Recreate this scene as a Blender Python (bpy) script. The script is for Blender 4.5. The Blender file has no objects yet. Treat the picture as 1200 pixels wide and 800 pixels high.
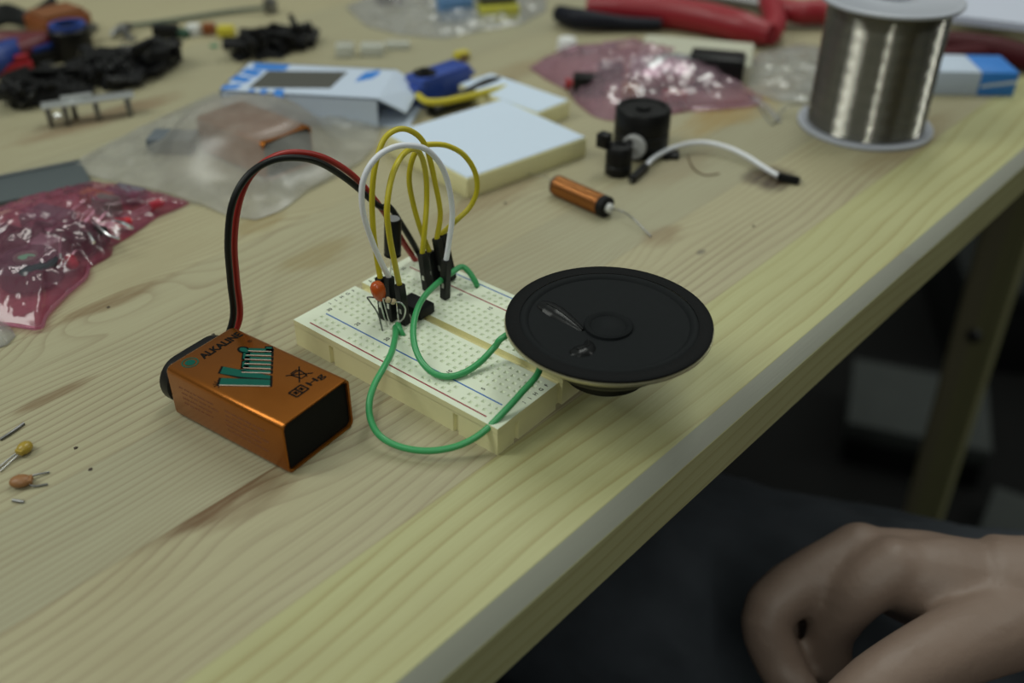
import bpy, bmesh, math, random
from mathutils import Vector, Matrix, noise

# ------------------------------------------------------------------ helpers
# all lengths below are millimetres; S turns them into metres
S = 0.001
scene = bpy.context.scene
COL = scene.collection
PI = math.pi
rng = random.Random(7)

F = 1155.29
CR = (Vector((0.7731493, 0.6341929, 0.0062860)),
      Vector((0.3653599, -0.4372676, -0.8217720)),
      Vector((-0.5184133, 0.6376491, -0.5697818)))
CP = Vector((171.040, -181.384, 177.272))


def ray(u, v):
    a, b = (u - 600) / F, (v - 400) / F
    return CR[0] * a + CR[1] * b + CR[2]


def A(u, v, z=0.0):
    """point at height z seen at photo position (u, v)"""
    d = ray(u, v)
    return CP + d * ((z - CP.z) / d.z)


def onplane(u, v, p, n):
    d = ray(u, v)
    return CP + d * ((p - CP).dot(n) / d.dot(n))


def vertical_plane(p, q):
    d = (q - p)
    d.z = 0
    n = Vector((-d.y, d.x, 0)).normalized()
    return p, n


def V(*a):
    return Vector(a)


# ------------------------------------------------------------------ materials
MATS = {}


def mat(name, color, rough=0.5, metal=0.0, var=0.12, scale=60.0, bump=0.0, spec=0.5, trans=0.0, aniso=0.0, bscale=None, coat=0.0):
    if name in MATS:
        return MATS[name]
    m = bpy.data.materials.new(name)
    m.use_nodes = True
    nt = m.node_tree
    b = nt.nodes['Principled BSDF']
    tc = nt.nodes.new('ShaderNodeTexCoord')
    nz = nt.nodes.new('ShaderNodeTexNoise')
    nz.inputs['Scale'].default_value = scale * 10
    nz.inputs['Detail'].default_value = 4
    nt.links.new(tc.outputs['Object'], nz.inputs['Vector'])
    mx = nt.nodes.new('ShaderNodeMix')
    mx.data_type = 'RGBA'
    c = color
    mx.inputs['A'].default_value = (c[0] * (1 - var), c[1] * (1 - var), c[2] * (1 - var), 1)
    mx.inputs['B'].default_value = (min(1, c[0] * (1 + var)), min(1, c[1] * (1 + var)), min(1, c[2] * (1 + var)), 1)
    nt.links.new(nz.outputs['Fac'], mx.inputs['Factor'])
    nt.links.new(mx.outputs['Result'], b.inputs['Base Color'])
    b.inputs['Roughness'].default_value = rough
    b.inputs['Metallic'].default_value = metal
    b.inputs['Specular IOR Level'].default_value = spec
    b.inputs['Transmission Weight'].default_value = trans
    b.inputs['Coat Weight'].default_value = coat
    if bump:
        bp = nt.nodes.new('ShaderNodeBump')
        bp.inputs['Strength'].default_value = bump
        bp.inputs['Distance'].default_value = 0.0005
        if bscale:
            n2 = nt.nodes.new('ShaderNodeTexNoise')
            n2.inputs['Scale'].default_value = bscale * 10
            n2.inputs['Detail'].default_value = 5
            nt.links.new(tc.outputs['Object'], n2.inputs['Vector'])
            nt.links.new(n2.outputs['Fac'], bp.inputs['Height'])
        else:
            nt.links.new(nz.outputs['Fac'], bp.inputs['Height'])
        nt.links.new(bp.outputs['Normal'], b.inputs['Normal'])
    MATS[name] = m
    return m


def film(name, color, body=0.2, tint=(1, 1, 1), rough=0.12, gloss=0.25):
    """thin plastic film: partly see-through, partly milky, glossy"""
    m = bpy.data.materials.new(name)
    m.use_nodes = True
    nt = m.node_tree
    nt.nodes.remove(nt.nodes['Principled BSDF'])
    out = nt.nodes['Material Output']
    tr = nt.nodes.new('ShaderNodeBsdfTransparent')
    tr.inputs['Color'].default_value = (*tint, 1)
    di = nt.nodes.new('ShaderNodeBsdfPrincipled')
    di.inputs['Base Color'].default_value = (*color, 1)
    di.inputs['Roughness'].default_value = 0.35
    tl = nt.nodes.new('ShaderNodeBsdfTranslucent')
    tl.inputs['Color'].default_value = (*color, 1)
    ad = nt.nodes.new('ShaderNodeMixShader')
    ad.inputs[0].default_value = 0.5
    nt.links.new(di.outputs[0], ad.inputs[1])
    nt.links.new(tl.outputs[0], ad.inputs[2])
    m1 = nt.nodes.new('ShaderNodeMixShader')
    nz = nt.nodes.new('ShaderNodeTexNoise')
    nz.inputs['Scale'].default_value = 90
    tc = nt.nodes.new('ShaderNodeTexCoord')
    nt.links.new(tc.outputs['Object'], nz.inputs['Vector'])
    mr = nt.nodes.new('ShaderNodeMapRange')
    mr.inputs['From Min'].default_value = 0.3
    mr.inputs['From Max'].default_value = 0.7
    mr.inputs['To Min'].default_value = body * 0.75
    mr.inputs['To Max'].default_value = min(1, body * 1.25)
    nt.links.new(nz.outputs['Fac'], mr.inputs['Value'])
    nt.links.new(mr.outputs['Result'], m1.inputs[0])
    nt.links.new(tr.outputs[0], m1.inputs[1])
    nt.links.new(ad.outputs[0], m1.inputs[2])
    gl = nt.nodes.new('ShaderNodeBsdfGlossy')
    gl.inputs['Roughness'].default_value = rough
    fr = nt.nodes.new('ShaderNodeFresnel')
    fr.inputs['IOR'].default_value = 1.5
    mg = nt.nodes.new('ShaderNodeMath')
    mg.operation = 'MULTIPLY_ADD'
    mg.inputs[1].default_value = 0.55
    mg.inputs[2].default_value = gloss * 0.2
    nt.links.new(fr.outputs[0], mg.inputs[0])
    m2 = nt.nodes.new('ShaderNodeMixShader')
    nt.links.new(mg.outputs[0], m2.inputs[0])
    nt.links.new(m1.outputs[0], m2.inputs[1])
    nt.links.new(gl.outputs[0], m2.inputs[2])
    nt.links.new(m2.outputs[0], out.inputs['Surface'])
    return m


# ------------------------------------------------------------------ wood
STAVES = [0.0, -33.0, -73.6, -110.0, -146.0, -181.0, -220.0, -262.0, -305.0, -345.0, -390.0]


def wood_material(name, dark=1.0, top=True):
    m = bpy.data.materials.new(name)
    m.use_nodes = True
    nt = m.node_tree
    N, L = nt.nodes, nt.links
    b = N['Principled BSDF']
    tc = N.new('ShaderNodeTexCoord')
    sep = N.new('ShaderNodeSeparateXYZ')
    L.new(tc.outputs['Object'], sep.inputs[0])

    def math_(op, a, b_=None, c=None):
        n = N.new('ShaderNodeMath')
        n.operation = op
        for i, x in enumerate((a, b_, c)):
            if x is None:
                continue
            if isinstance(x, (int, float)):
                n.inputs[i].default_value = x
            else:
                L.new(x, n.inputs[i])
        return n.outputs[0]

    def comb(x, y, z):
        n = N.new('ShaderNodeCombineXYZ')
        for i, q in enumerate((x, y, z)):
            if isinstance(q, (int, float)):
                n.inputs[i].default_value = q
            else:
                L.new(q, n.inputs[i])
        return n.outputs[0]

    def noise_(vec, scale, detail=3, rough=0.5, dist=0.0):
        n = N.new('ShaderNodeTexNoise')
        n.inputs['Scale'].default_value = scale
        n.inputs['Detail'].default_value = detail
        n.inputs['Roughness'].default_value = rough
        n.inputs['Distortion'].default_value = dist
        L.new(vec, n.inputs['Vector'])
        return n.outputs['Fac']

    def mix(f, a, b_, mode='MIX'):
        n = N.new('ShaderNodeMix')
        n.data_type = 'RGBA'
        n.blend_type = mode
        n.clamp_factor = True
        for k, q in (('Factor', f), ('A', a), ('B', b_)):
            s = n.inputs[k]
            if isinstance(q, (int, float)):
                s.default_value = q
            elif isinstance(q, tuple):
                s.default_value = (*q, 1)
            else:
                L.new(q, s)
        return n.outputs['Result']

    def maprange(v, a, b_, c=0.0, d=1.0, smooth=True):
        n = N.new('ShaderNodeMapRange')
        if smooth:
            n.interpolation_type = 'SMOOTHSTEP'
        n.inputs['From Min'].default_value = a
        n.inputs['From Max'].default_value = b_
        n.inputs['To Min'].default_value = c
        n.inputs['To Max'].default_value = d
        L.new(v, n.inputs['Value'])
        return n.outputs['Result']

    x = math_('MULTIPLY', sep.outputs[0], 1000.0)   # across, mm
    y = math_('MULTIPLY', sep.outputs[1], 1000.0)   # along grain, mm
    z = math_('MULTIPLY', sep.outputs[2], 1000.0)
    # which glued stave: number of stave boundaries passed
    idx = None
    jl = None
    for sx in STAVES[1:]:
        st = math_('LESS_THAN', x, sx)
        idx = st if idx is None else math_('ADD', idx, st)
        ln = math_('SUBTRACT', x, sx)
        ln = math_('ABSOLUTE', ln)
        jl = ln if jl is None else math_('MINIMUM', jl, ln)
    # boards of each stave end somewhere: random offset along the length
    wn0 = N.new('ShaderNodeTexWhiteNoise')
    wn0.noise_dimensions = '1D'
    L.new(idx, wn0.inputs['W'])
    off = math_('MULTIPLY', wn0.outputs['Value'], 420.0)
    seg = math_('FLOOR', math_('DIVIDE', math_('ADD', y, math_('ADD', off, 800.0)), 1500.0))
    wn = N.new('ShaderNodeTexWhiteNoise')
    wn.noise_dimensions = '2D'
    L.new(comb(idx, seg, 0.0), wn.inputs['Vector'])
    rnd = wn.outputs['Value']
    # growth rings: distance from a wandering pith line, stretched along y
    wob = noise_(comb(math_('MULTIPLY', x, 0.012), math_('MULTIPLY', y, 0.0042), math_('MULTIPLY', rnd, 37.0)), 1.0, 2, 0.5)
    wob2 = noise_(comb(math_('MULTIPLY', x, 0.05), math_('MULTIPLY', y, 0.014), math_('MULTIPLY', rnd, 91.0)), 1.0, 2, 0.5)
    tilt = math_('MULTIPLY', math_('SUBTRACT', rnd, 0.5), 0.05)
    xr = math_('ADD', x, math_('MULTIPLY', y, tilt))
    xr = math_('ADD', xr, math_('MULTIPLY', wob, 34.0))
    xr = math_('ADD', xr, math_('MULTIPLY', wob2, 3.0))
    if not top:
        xr = math_('ADD', xr, math_('MULTIPLY', z, 1.0))
    else:
        xr = math_('ADD', xr, math_('MULTIPLY', z, 1.1))

    # knots pull the rings around themselves
    def knot(kx, ky, rx, ry):
        dx = math_('DIVIDE', math_('SUBTRACT', x, kx), rx)
        dy = math_('DIVIDE', math_('SUBTRACT', y, ky), ry)
        return math_('SQRT', math_('ADD', math_('MULTIPLY', dx, dx), math_('MULTIPLY', dy, dy)))
    warp = None
    for kx, ky, rx, ry, am in ((-68, -90, 8, 22, 8), (-180, -62, 9, 30, 22), (-144, 92, 10, 20, 10), (-191, 8, 8, 20, 12), (-71, 101, 7, 18, 9)):
        g = math_('MULTIPLY', math_('EXPONENT', math_('MULTIPLY', math_('POWER', knot(kx, ky, rx * 1.5, ry * 1.2), 2.0), -1.0)), am)
        warp = g if warp is None else math_('ADD', warp, g)
    xr = math_('ADD', xr, warp)
    near = math_('GREATER_THAN', x, -33.0)
    period = math_('ADD', math_('MULTIPLY', near, 2.4), math_('ADD', math_('MULTIPLY', rnd, 1.8), 2.0))
    ph = math_('FRACT', math_('DIVIDE', xr, period))
    ring = math_('POWER', ph, 4.5)                      # slow rise then a sharp late-wood line
    ring = math_('MULTIPLY', ring, maprange(ph, 0.93, 1.0, 1.0, 0.0))
    amt = noise_(comb(math_('MULTIPLY', x, 0.06), math_('MULTIPLY', y, 0.006), 4.0), 1.0, 2)
    ring = math_('MULTIPLY', ring, maprange(amt, 0.25, 0.75, 0.35, 1.0))
    fib = noise_(comb(math_('MULTIPLY', x, 1.8), math_('MULTIPLY', y, 0.03), math_('MULTIPLY', z, 1.8)), 1.0, 4, 0.6)
    blot = noise_(comb(math_('MULTIPLY', x, 0.02), math_('MULTIPLY', y, 0.012), 9.0), 1.0, 3)
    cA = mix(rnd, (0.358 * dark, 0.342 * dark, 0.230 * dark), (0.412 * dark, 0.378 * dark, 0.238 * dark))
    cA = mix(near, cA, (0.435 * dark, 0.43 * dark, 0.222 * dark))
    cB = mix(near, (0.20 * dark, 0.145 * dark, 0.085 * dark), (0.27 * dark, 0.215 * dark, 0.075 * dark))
    col = mix(math_('MULTIPLY', ring, 1.0), cA, cB)
    col = mix(maprange(fib, 0.35, 0.75, 0.0, 0.22), col, cB)
    col = mix(maprange(blot, 0.5, 0.8, 0.0, 0.35), col, (0.29 * dark, 0.24 * dark, 0.135 * dark))
    if top:
        # brown knots, resin streaks and smudges with their own outlines
        warpn = noise_(comb(math_('MULTIPLY', x, 0.11), math_('MULTIPLY', y, 0.03), 2.0), 1.0, 4, 0.6)
        wadd = math_('MULTIPLY', math_('SUBTRACT', warpn, 0.5), 1.6)
        streak = noise_(comb(math_('MULTIPLY', x, 0.6), math_('MULTIPLY', y, 0.05), 6.0), 1.0, 3, 0.6)
        for kx, ky, rx, ry, c, k, lim in (
                (-73.6, -90, 5.5, 23, (0.17, 0.085, 0.035), 0.85, 1),
                (-70, -84, 7, 17, (0.22, 0.13, 0.06), 0.45, 1),
                (-180.5, -58, 4.0, 24, (0.24, 0.14, 0.06), 0.6, 0),
                (-146, -98, 2.6, 12, (0.22, 0.12, 0.05), 0.6, 0),
                (-191, 8, 7, 12, (0.36, 0.26, 0.09), 0.55, 0),
                (-154, 6, 8, 16, (0.36, 0.27, 0.10), 0.45, 0),
                (-140, 85, 10, 26, (0.30, 0.20, 0.10), 0.5, 0),
                (-71, 103, 6, 12, (0.30, 0.20, 0.10), 0.55, 0),
                (-67, 174, 11, 12, (0.08, 0.05, 0.03), 0.9, 0),
                (-119, 240, 12, 50, (0.46, 0.30, 0.08), 0.7, 0),
                (-100, 160, 9, 30, (0.30, 0.20, 0.10), 0.3, 0),
                (-330, 20, 10, 40, (0.26, 0.14, 0.07), 0.6, 0),
                (-40, 250, 9, 45, (0.34, 0.24, 0.11), 0.45, 0),
                (-54, 103, 1.6, 2.6, (0.12, 0.10, 0.09), 0.6, 0),
                (-230, 190, 9, 50, (0.34, 0.22, 0.10), 0.4, 0)):
            d = math_('ADD', knot(kx, ky, rx, ry), wadd)
            f = maprange(d, 0.5, 1.25, min(1.0, k * 1.1), 0.0)
            f = math_('MULTIPLY', f, maprange(streak, 0.3, 0.6, 0.55, 1.0))
            if lim:
                f = math_('MULTIPLY', f, math_('GREATER_THAN', x, -73.6))
            col = mix(f, col, (c[0] * .7, c[1] * .7, c[2] * .7))
        jn = maprange(jl, 0.0, 0.35, 0.35, 0.0)
        col = mix(jn, col, (0.18, 0.12, 0.06))
        # the bevel faces are mixed towards grey
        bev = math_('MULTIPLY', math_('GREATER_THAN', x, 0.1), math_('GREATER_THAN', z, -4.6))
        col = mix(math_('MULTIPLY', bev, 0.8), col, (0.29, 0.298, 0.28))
    L.new(col, b.inputs['Base Color'])
    b.inputs['Roughness'].default_value = 0.5
    b.inputs['Specular IOR Level'].default_value = 0.35
    bp = N.new('ShaderNodeBump')
    bp.inputs['Strength'].default_value = 0.25
    bp.inputs['Distance'].default_value = 0.0002
    L.new(fib, bp.inputs['Height'])
    L.new(bp.outputs['Normal'], b.inputs['Normal'])
    return m


# ------------------------------------------------------------------ mesh building
class MB:
    def __init__(self):
        self.v, self.f, self.m = [], [], []

    def add(self, verts, faces, mi=0):
        o = len(self.v)
        self.v += [Vector(p) for p in verts]
        self.f += [tuple(i + o for i in f) for f in faces]
        self.m += [mi] * len(faces)
        return self

    def bm(self, bm, mi=0, M=None):
        bm.verts.ensure_lookup_table()
        for i, v in enumerate(bm.verts):
            v.index = i
        vs = [(M @ v.co) if M else v.co.copy() for v in bm.verts]
        self.add(vs, [[v.index for v in f.verts] for f in bm.faces], mi)
        bm.free()
        return self

    def box(self, lo, hi, bev=0.0, mi=0, M=None, seg=2):
        b = bmesh.new()
        bmesh.ops.create_cube(b, size=1.0)
        lo, hi = Vector(lo), Vector(hi)
        for v in b.verts:
            v.co = Vector(((v.co.x + .5) * (hi.x - lo.x) + lo.x, (v.co.y + .5) * (hi.y - lo.y) + lo.y, (v.co.z + .5) * (hi.z - lo.z) + lo.z))
        if bev:
            bmesh.ops.bevel(b, geom=list(b.edges), offset=bev, segments=seg, profile=0.5, affect='EDGES')
        return self.bm(b, mi, M)

    def prism(self, poly, z0, z1, mi=0, M=None, bev=0.0):
        b = bmesh.new()
        vs = [b.verts.new((p[0], p[1], z0)) for p in poly]
        f = b.faces.new(vs)
        r = bmesh.ops.extrude_face_region(b, geom=[f])
        for e in r['geom']:
            if isinstance(e, bmesh.types.BMVert):
                e.co.z = z1
        bmesh.ops.recalc_face_normals(b, faces=b.faces)
        if bev:
            bmesh.ops.bevel(b, geom=list(b.edges), offset=bev, segments=2, profile=0.5, affect='EDGES')
        return self.bm(b, mi, M)

    def lathe(self, prof, n=48, mi=0, M=None, cap=True):
        """prof: list of (r, z) from bottom to top"""
        vs, fs = [], []
        for r, z in prof:
            for k in range(n):
                a = 2 * PI * k / n
                vs.append(Vector((r * math.cos(a), r * math.sin(a), z)))
        for i in range(len(prof) - 1):
            for k in range(n):
                k2 = (k + 1) % n
                fs.append((i * n + k, i * n + k2, (i + 1) * n + k2, (i + 1) * n + k))
        if cap:
            if prof[0][0] > 1e-6:
                fs.append(tuple(range(n - 1, -1, -1)))
            if prof[-1][0] > 1e-6:
                fs.append(tuple((len(prof) - 1) * n + k for k in range(n)))
        if M:
            vs = [M @ v for v in vs]
        return self.add(vs, fs, mi)

    def tube(self, pts, r, n=10, mi=0, smooth=6, cap=True):
        pts = [Vector(p) for p in pts]
        rad = r if isinstance(r, (list, tuple)) else None
        if smooth and len(pts) > 2:
            pts, rad = spline(pts, smooth, rad)
        if rad is None:
            rad = [r] * len(pts)
        vs, fs = [], []
        up = None
        for i, p in enumerate(pts):
            t = (pts[min(i + 1, len(pts) - 1)] - pts[max(i - 1, 0)])
            t = t.normalized() if t.length > 1e-9 else Vector((0, 0, 1))
            if up is None:
                a = Vector((0, 0, 1)) if abs(t.z) < 0.9 else Vector((1, 0, 0))
                up = (a - t * a.dot(t)).normalized()
            else:
                up = up - t * up.dot(t)
                up = up.normalized() if up.length > 1e-6 else t.orthogonal().normalized()
            s = t.cross(up)
            for k in range(n):
                a = 2 * PI * k / n
                vs.append(p + (up * math.cos(a) + s * math.sin(a)) * rad[i])
        for i in range(len(pts) - 1):
            for k in range(n):
                k2 = (k + 1) % n
                fs.append((i * n + k, i * n + k2, (i + 1) * n + k2, (i + 1) * n + k))
        if cap:
            fs.append(tuple(range(n - 1, -1, -1)))
            fs.append(tuple((len(pts) - 1) * n + k for k in range(n)))
        return self.add(vs, fs, mi)

    def ball(self, c, r, mi=0, seg=20, ring=12, M=None):
        b = bmesh.new()
        bmesh.ops.create_uvsphere(b, u_segments=seg, v_segments=ring, radius=1.0)
        rr = Vector(r) if isinstance(r, (tuple, list, Vector)) else Vector((r, r, r))
        for v in b.verts:
            q = Vector((v.co.x * rr.x, v.co.y * rr.y, v.co.z * rr.z))
            v.co = (M @ q if M else q) + Vector(c)
        return self.bm(b, mi)

    def build(self, name, mats, parent=None, smooth=True, angle=40, base=None):
        me = bpy.data.meshes.new(name)
        o = bpy.data.objects.new(name, me)
        if parent is not None:
            org = world_base(parent)
            o.parent = parent
        else:
            if base is None:
                lo = [min(v[i] for v in self.v) for i in range(3)]
                hi = [max(v[i] for v in self.v) for i in range(3)]
                base = Vector(((lo[0] + hi[0]) / 2, (lo[1] + hi[1]) / 2, lo[2]))
            org = Vector(base)
            o.location = org * S
            o['_base'] = list(org)
        if parent is not None:
            o['_base'] = list(org)
        me.from_pydata([tuple((v - org) * S) for v in self.v], [], self.f)
        if not isinstance(mats, (list, tuple)):
            mats = [mats]
        for m in mats:
            me.materials.append(m)
        for p, mi in zip(me.polygons, self.m):
            p.material_index = mi
        me.update()
        bm = bmesh.new()
        bm.from_mesh(me)
        bmesh.ops.recalc_face_normals(bm, faces=bm.faces)
        if smooth:
            for f in bm.faces:
                f.smooth = True
            for e in bm.edges:
                if len(e.link_faces) == 2:
                    e.smooth = e.calc_face_angle(0) < math.radians(angle)
        bm.to_mesh(me)
        bm.free()
        COL.objects.link(o)
        return o


def world_base(o):
    return Vector(o['_base'])


def spline(pts, sub, rad=None):
    out, ro = [], []
    n = len(pts)
    for i in range(n - 1):
        p0, p1, p2, p3 = pts[max(i - 1, 0)], pts[i], pts[i + 1], pts[min(i + 2, n - 1)]
        for k in range(sub):
            t = k / sub
            out.append(0.5 * ((2 * p1) + (p2 - p0) * t + (2 * p0 - 5 * p1 + 4 * p2 - p3) * t * t + (3 * p1 - p0 - 3 * p2 + p3) * t ** 3))
            if rad:
                ro.append(rad[i] * (1 - t) + rad[i + 1] * t)
    out.append(pts[-1])
    if rad:
        ro.append(rad[-1])
    return out, (ro if rad else None)


def tag(o, label=None, cat=None, group=None, kind=None):
    if label:
        o['label'] = label
    if cat:
        o['category'] = cat
    if group:
        o['group'] = group
    if kind:
        o['kind'] = kind
    return o


def thing(name, label, cat, base=(0, 0, 0), group=None):
    o = bpy.data.objects.new(name, None)
    o.empty_display_size = 0.005
    o.location = Vector(base) * S
    o['_base'] = list(base)
    COL.objects.link(o)
    return tag(o, label, cat, group)


def dup(root, loc, rot, label=None, group=None):
    """copy of a thing built around the origin, with copies of its parts"""
    r = root.copy()
    COL.objects.link(r)
    r.location = Vector(loc) * S
    r.rotation_euler = rot
    r['_base'] = list(loc)
    if label:
        r['label'] = label
    if group:
        r['group'] = group
    for ch in list(root.children):
        c = ch.copy()
        COL.objects.link(c)
        c.parent = r
        for g in list(ch.children):
            d = g.copy()
            COL.objects.link(d)
            d.parent = c
    return r


def text_shape(s, bold=0.0, shear=0.0):
    """2-D outline of some lettering: verts (x, y) and faces, cap height about 0.7"""
    cu = bpy.data.curves.new('t', 'FONT')
    cu.body = s
    cu.size = 1.0
    cu.offset = bold
    cu.shear = shear
    cu.resolution_u = 4
    o = bpy.data.objects.new('t', cu)
    COL.objects.link(o)
    bpy.context.view_layer.update()
    dg = bpy.context.evaluated_depsgraph_get()
    me = bpy.data.meshes.new_from_object(o.evaluated_get(dg))
    vs = [(v.co.x, v.co.y) for v in me.vertices]
    fs = [tuple(p.vertices) for p in me.polygons]
    bpy.data.objects.remove(o)
    bpy.data.curves.remove(cu)
    bpy.data.meshes.remove(me)
    return vs, fs


def letters(mb, s, org, ux, uy, w=None, h=None, bold=0.0, center=False, mi=0, lift=None, ref=None):
    """lettering laid from org along ux (baseline) with height along uy; ux, uy unit vectors"""
    vs, fs = text_shape(s, bold)
    if not vs:
        return mb
    x0, x1 = min(v[0] for v in vs), max(v[0] for v in vs)
    y0, y1 = min(v[1] for v in vs), max(v[1] for v in vs)
    if ref:
        x0, x1, y0, y1 = ref
    sy = (h / (y1 - y0)) if h else None
    sx = (w / (x1 - x0)) if w else sy
    sy = sy or sx
    org, ux, uy = Vector(org), Vector(ux), Vector(uy)
    cx = (x0 + x1) / 2 if center else x0
    cy = (y0 + y1) / 2 if center else y0
    mb.add([org + ux * ((x - cx) * sx) + uy * ((y - cy) * sy) for x, y in vs], fs, mi)
    return mb


def frame_of(xdir, zdir=(0, 0, 1)):
    x = Vector(xdir).normalized()
    z = Vector(zdir)
    z = (z - x * z.dot(x)).normalized()
    y = z.cross(x)
    return Matrix((x, y, z)).transposed().to_4x4()


def place(xdir, org, zdir=(0, 0, 1)):
    return Matrix.Translation(Vector(org)) @ frame_of(xdir, zdir)


def block_frame(fl, fr):
    """matrix with origin at fl, x towards fr, y away from the viewer, z up; and the length"""
    d = fr - fl
    return place(d, fl), d.length


def remeshed(name, mb, m, parent, voxel, smooth_n=3, disp=None):
    """fuse overlapping shapes of mb into one continuous skin"""
    o = mb.build(name, m, parent)
    md = o.modifiers.new('r', 'REMESH')
    md.mode = 'VOXEL'
    md.voxel_size = voxel * S
    sm = o.modifiers.new('s', 'SMOOTH')
    sm.iterations = smooth_n
    sm.factor = 0.6
    bpy.context.view_layer.update()
    dg = bpy.context.evaluated_depsgraph_get()
    me = bpy.data.meshes.new_from_object(o.evaluated_get(dg))
    o.modifiers.clear()
    old = o.data
    o.data = me
    bpy.data.meshes.remove(old)
    me.name = name
    if disp:
        nrm = [v.normal.copy() for v in me.vertices]
        org = world_base(o)
        cos = []
        for v, n_ in zip(me.vertices, nrm):
            c_ = v.co + n_ * disp(v.co / S + org) * S
            cos += [c_.x, c_.y, c_.z]
        me.vertices.foreach_set('co', cos)
        me.update()
    for p in me.polygons:
        p.use_smooth = True
    return o


# ------------------------------------------------------------------ common materials
BLACK_PLASTIC = mat('black_plastic', (0.006, 0.006, 0.0065), 0.42, bump=0.1, scale=80, spec=.25)
BLACK_MATTE = mat('black_matte', (0.006, 0.006, 0.007), 0.6, spec=.25)
STEEL = mat('tinned_steel', (0.62, 0.62, 0.60), 0.32, 1.0)
DARK_STEEL = mat('dark_steel', (0.22, 0.22, 0.22), 0.4, 1.0)
WHITE_PLASTIC = mat('white_plastic', (0.72, 0.73, 0.72), 0.45, var=0.05)
RED_PLASTIC = mat('red_plastic', (0.28, 0.010, 0.016), 0.4)
DARK_RED = mat('dark_red_plastic', (0.055, 0.004, 0.007), 0.5, spec=.2)
BLUE_PLASTIC = mat('blue_plastic', (0.010, 0.04, 0.22), 0.4)
YELLOW_WIRE = mat('yellow_insulation', (0.52, 0.44, 0.016), 0.4, var=0.06)
WHITE_WIRE = mat('white_insulation', (0.78, 0.80, 0.86), 0.4, var=0.05)
GREEN_WIRE = mat('green_insulation', (0.045, 0.33, 0.11), 0.36, var=0.06)
RED_WIRE = mat('red_insulation', (0.32, 0.016, 0.012), 0.4, var=0.06)
BLACK_WIRE = mat('black_insulation', (0.006, 0.007, 0.007), 0.4, spec=.3)
YELLOW_PLASTIC = mat('yellow_plastic', (0.55, 0.47, 0.03), 0.5)
ORANGE_PLASTIC = mat('orange_plastic', (0.22, 0.06, 0.012), 0.45)

# ------------------------------------------------------------------ the room
floor = MB().box((-3000, -2500, -745), (3000, 4000, -735)).build('floor', mat('dark_floor', (0.007, 0.007, 0.007), 0.8, scale=2, spec=.15), smooth=False)
tag(floor, kind='structure')

# ------------------------------------------------------------------ table
TH = math.atan(0.047)
TW, TY0, TY1, TZ = 900.0, -420.0, 760.0, 23.0
table = thing('work_table', 'long pine work table of glued strips under all the electronics', 'table', (75.3, 0, -735))
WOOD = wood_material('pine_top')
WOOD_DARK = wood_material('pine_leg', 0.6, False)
CH = 4.5
prof = [(-TW, 0), (0, 0)]
prof = [(-TW, 0), (-0.5, 0), (-0.1, -0.08), (0.25, -0.4), (CH - 0.25, -CH + 0.1), (CH, -CH - 0.3)]     # chamfered long edge
prof += [(CH, -CH - 0.6), (CH, -TZ + 1.2), (CH - 1.2, -TZ), (-TW, -TZ)]
vs = [V(px, TY0, pz) for px, pz in prof] + [V(px, TY1, pz) for px, pz in prof]
n = len(prof)
fs = [(i, (i + 1) % n, n + (i + 1) % n, n + i) for i in range(n)] + [tuple(range(n - 1, -1, -1)), tuple(range(n, 2 * n))]
tt = MB().add(vs, fs)
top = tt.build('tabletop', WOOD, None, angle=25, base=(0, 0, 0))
top.parent = table
top.location = Vector((0, 0, 735)) * S
top.rotation_euler = (0, 0, -TH)


def table_point(lx, ly, z=0):
    c, s = math.cos(TH), math.sin(TH)
    return V(75.3 + c * lx + s * ly, -s * lx + c * ly, z)


legp = [A(1163, 365), A(1097, 590)]
for lx, ly in ((-55, 590), (-TW + 70, 590), (-TW + 70, -330), (-55, -330)):
    p = table_point(lx, ly)
    lm = MB()
    M0 = Matrix.Rotation(-TH, 4, 'Z')
    b = bmesh.new()
    bmesh.ops.create_cube(b, size=1.0)
    for v in b.verts:
        zz = -TZ - 0.5 if v.co.z > 0 else -735
        sp = -12 if v.co.z > 0 else 6
        wid = 36 if v.co.z > 0 else 28
        v.co = V(p.x + v.co.x * wid + (sp if lx > -100 else -sp), p.y + v.co.y * wid, zz)
    bmesh.ops.bevel(b, geom=list(b.edges), offset=3, segments=2, affect='EDGES')
    lm.bm(b)
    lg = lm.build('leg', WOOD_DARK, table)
    if lx > -100 and ly > 0:
        bt = MB().lathe([(0, 0), (6, 0), (6, 2), (4, 3.5), (0, 3.5)], 20, M=place((0, 0, 1), V(p.x - 4, p.y - 17.3, -275), (0, -1, 0)))
        bt.build('bolt', DARK_STEEL, lg)
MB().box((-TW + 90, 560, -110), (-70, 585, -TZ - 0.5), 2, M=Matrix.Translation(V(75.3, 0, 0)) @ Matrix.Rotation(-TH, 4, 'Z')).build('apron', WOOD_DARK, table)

# grey crates standing on the floor behind the table leg
GREYBOX = mat('grey_card', (0.055, 0.060, 0.058), 0.8, scale=4, spec=.15)
DKBOX = mat('charcoal_card', (0.012, 0.013, 0.013), 0.8, scale=4, spec=.1)


def floor_box(name, label, cx, cy, w, d, h, rot, m, lidm):
    t = thing(name, label, 'box', (cx, cy, -735))
    M = Matrix.Translation(V(cx, cy, -735)) @ Matrix.Rotation(rot, 4, 'Z')
    MB().box((-w / 2, -d / 2, 0), (w / 2, d / 2, h - 8), 3, M=M).build('box_body', m, t)
    MB().box((-w / 2 - 4, -d / 2 - 4, h - 30), (w / 2 + 4, d / 2 + 4, h), 3, M=M).build('lid', lidm, t)


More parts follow.
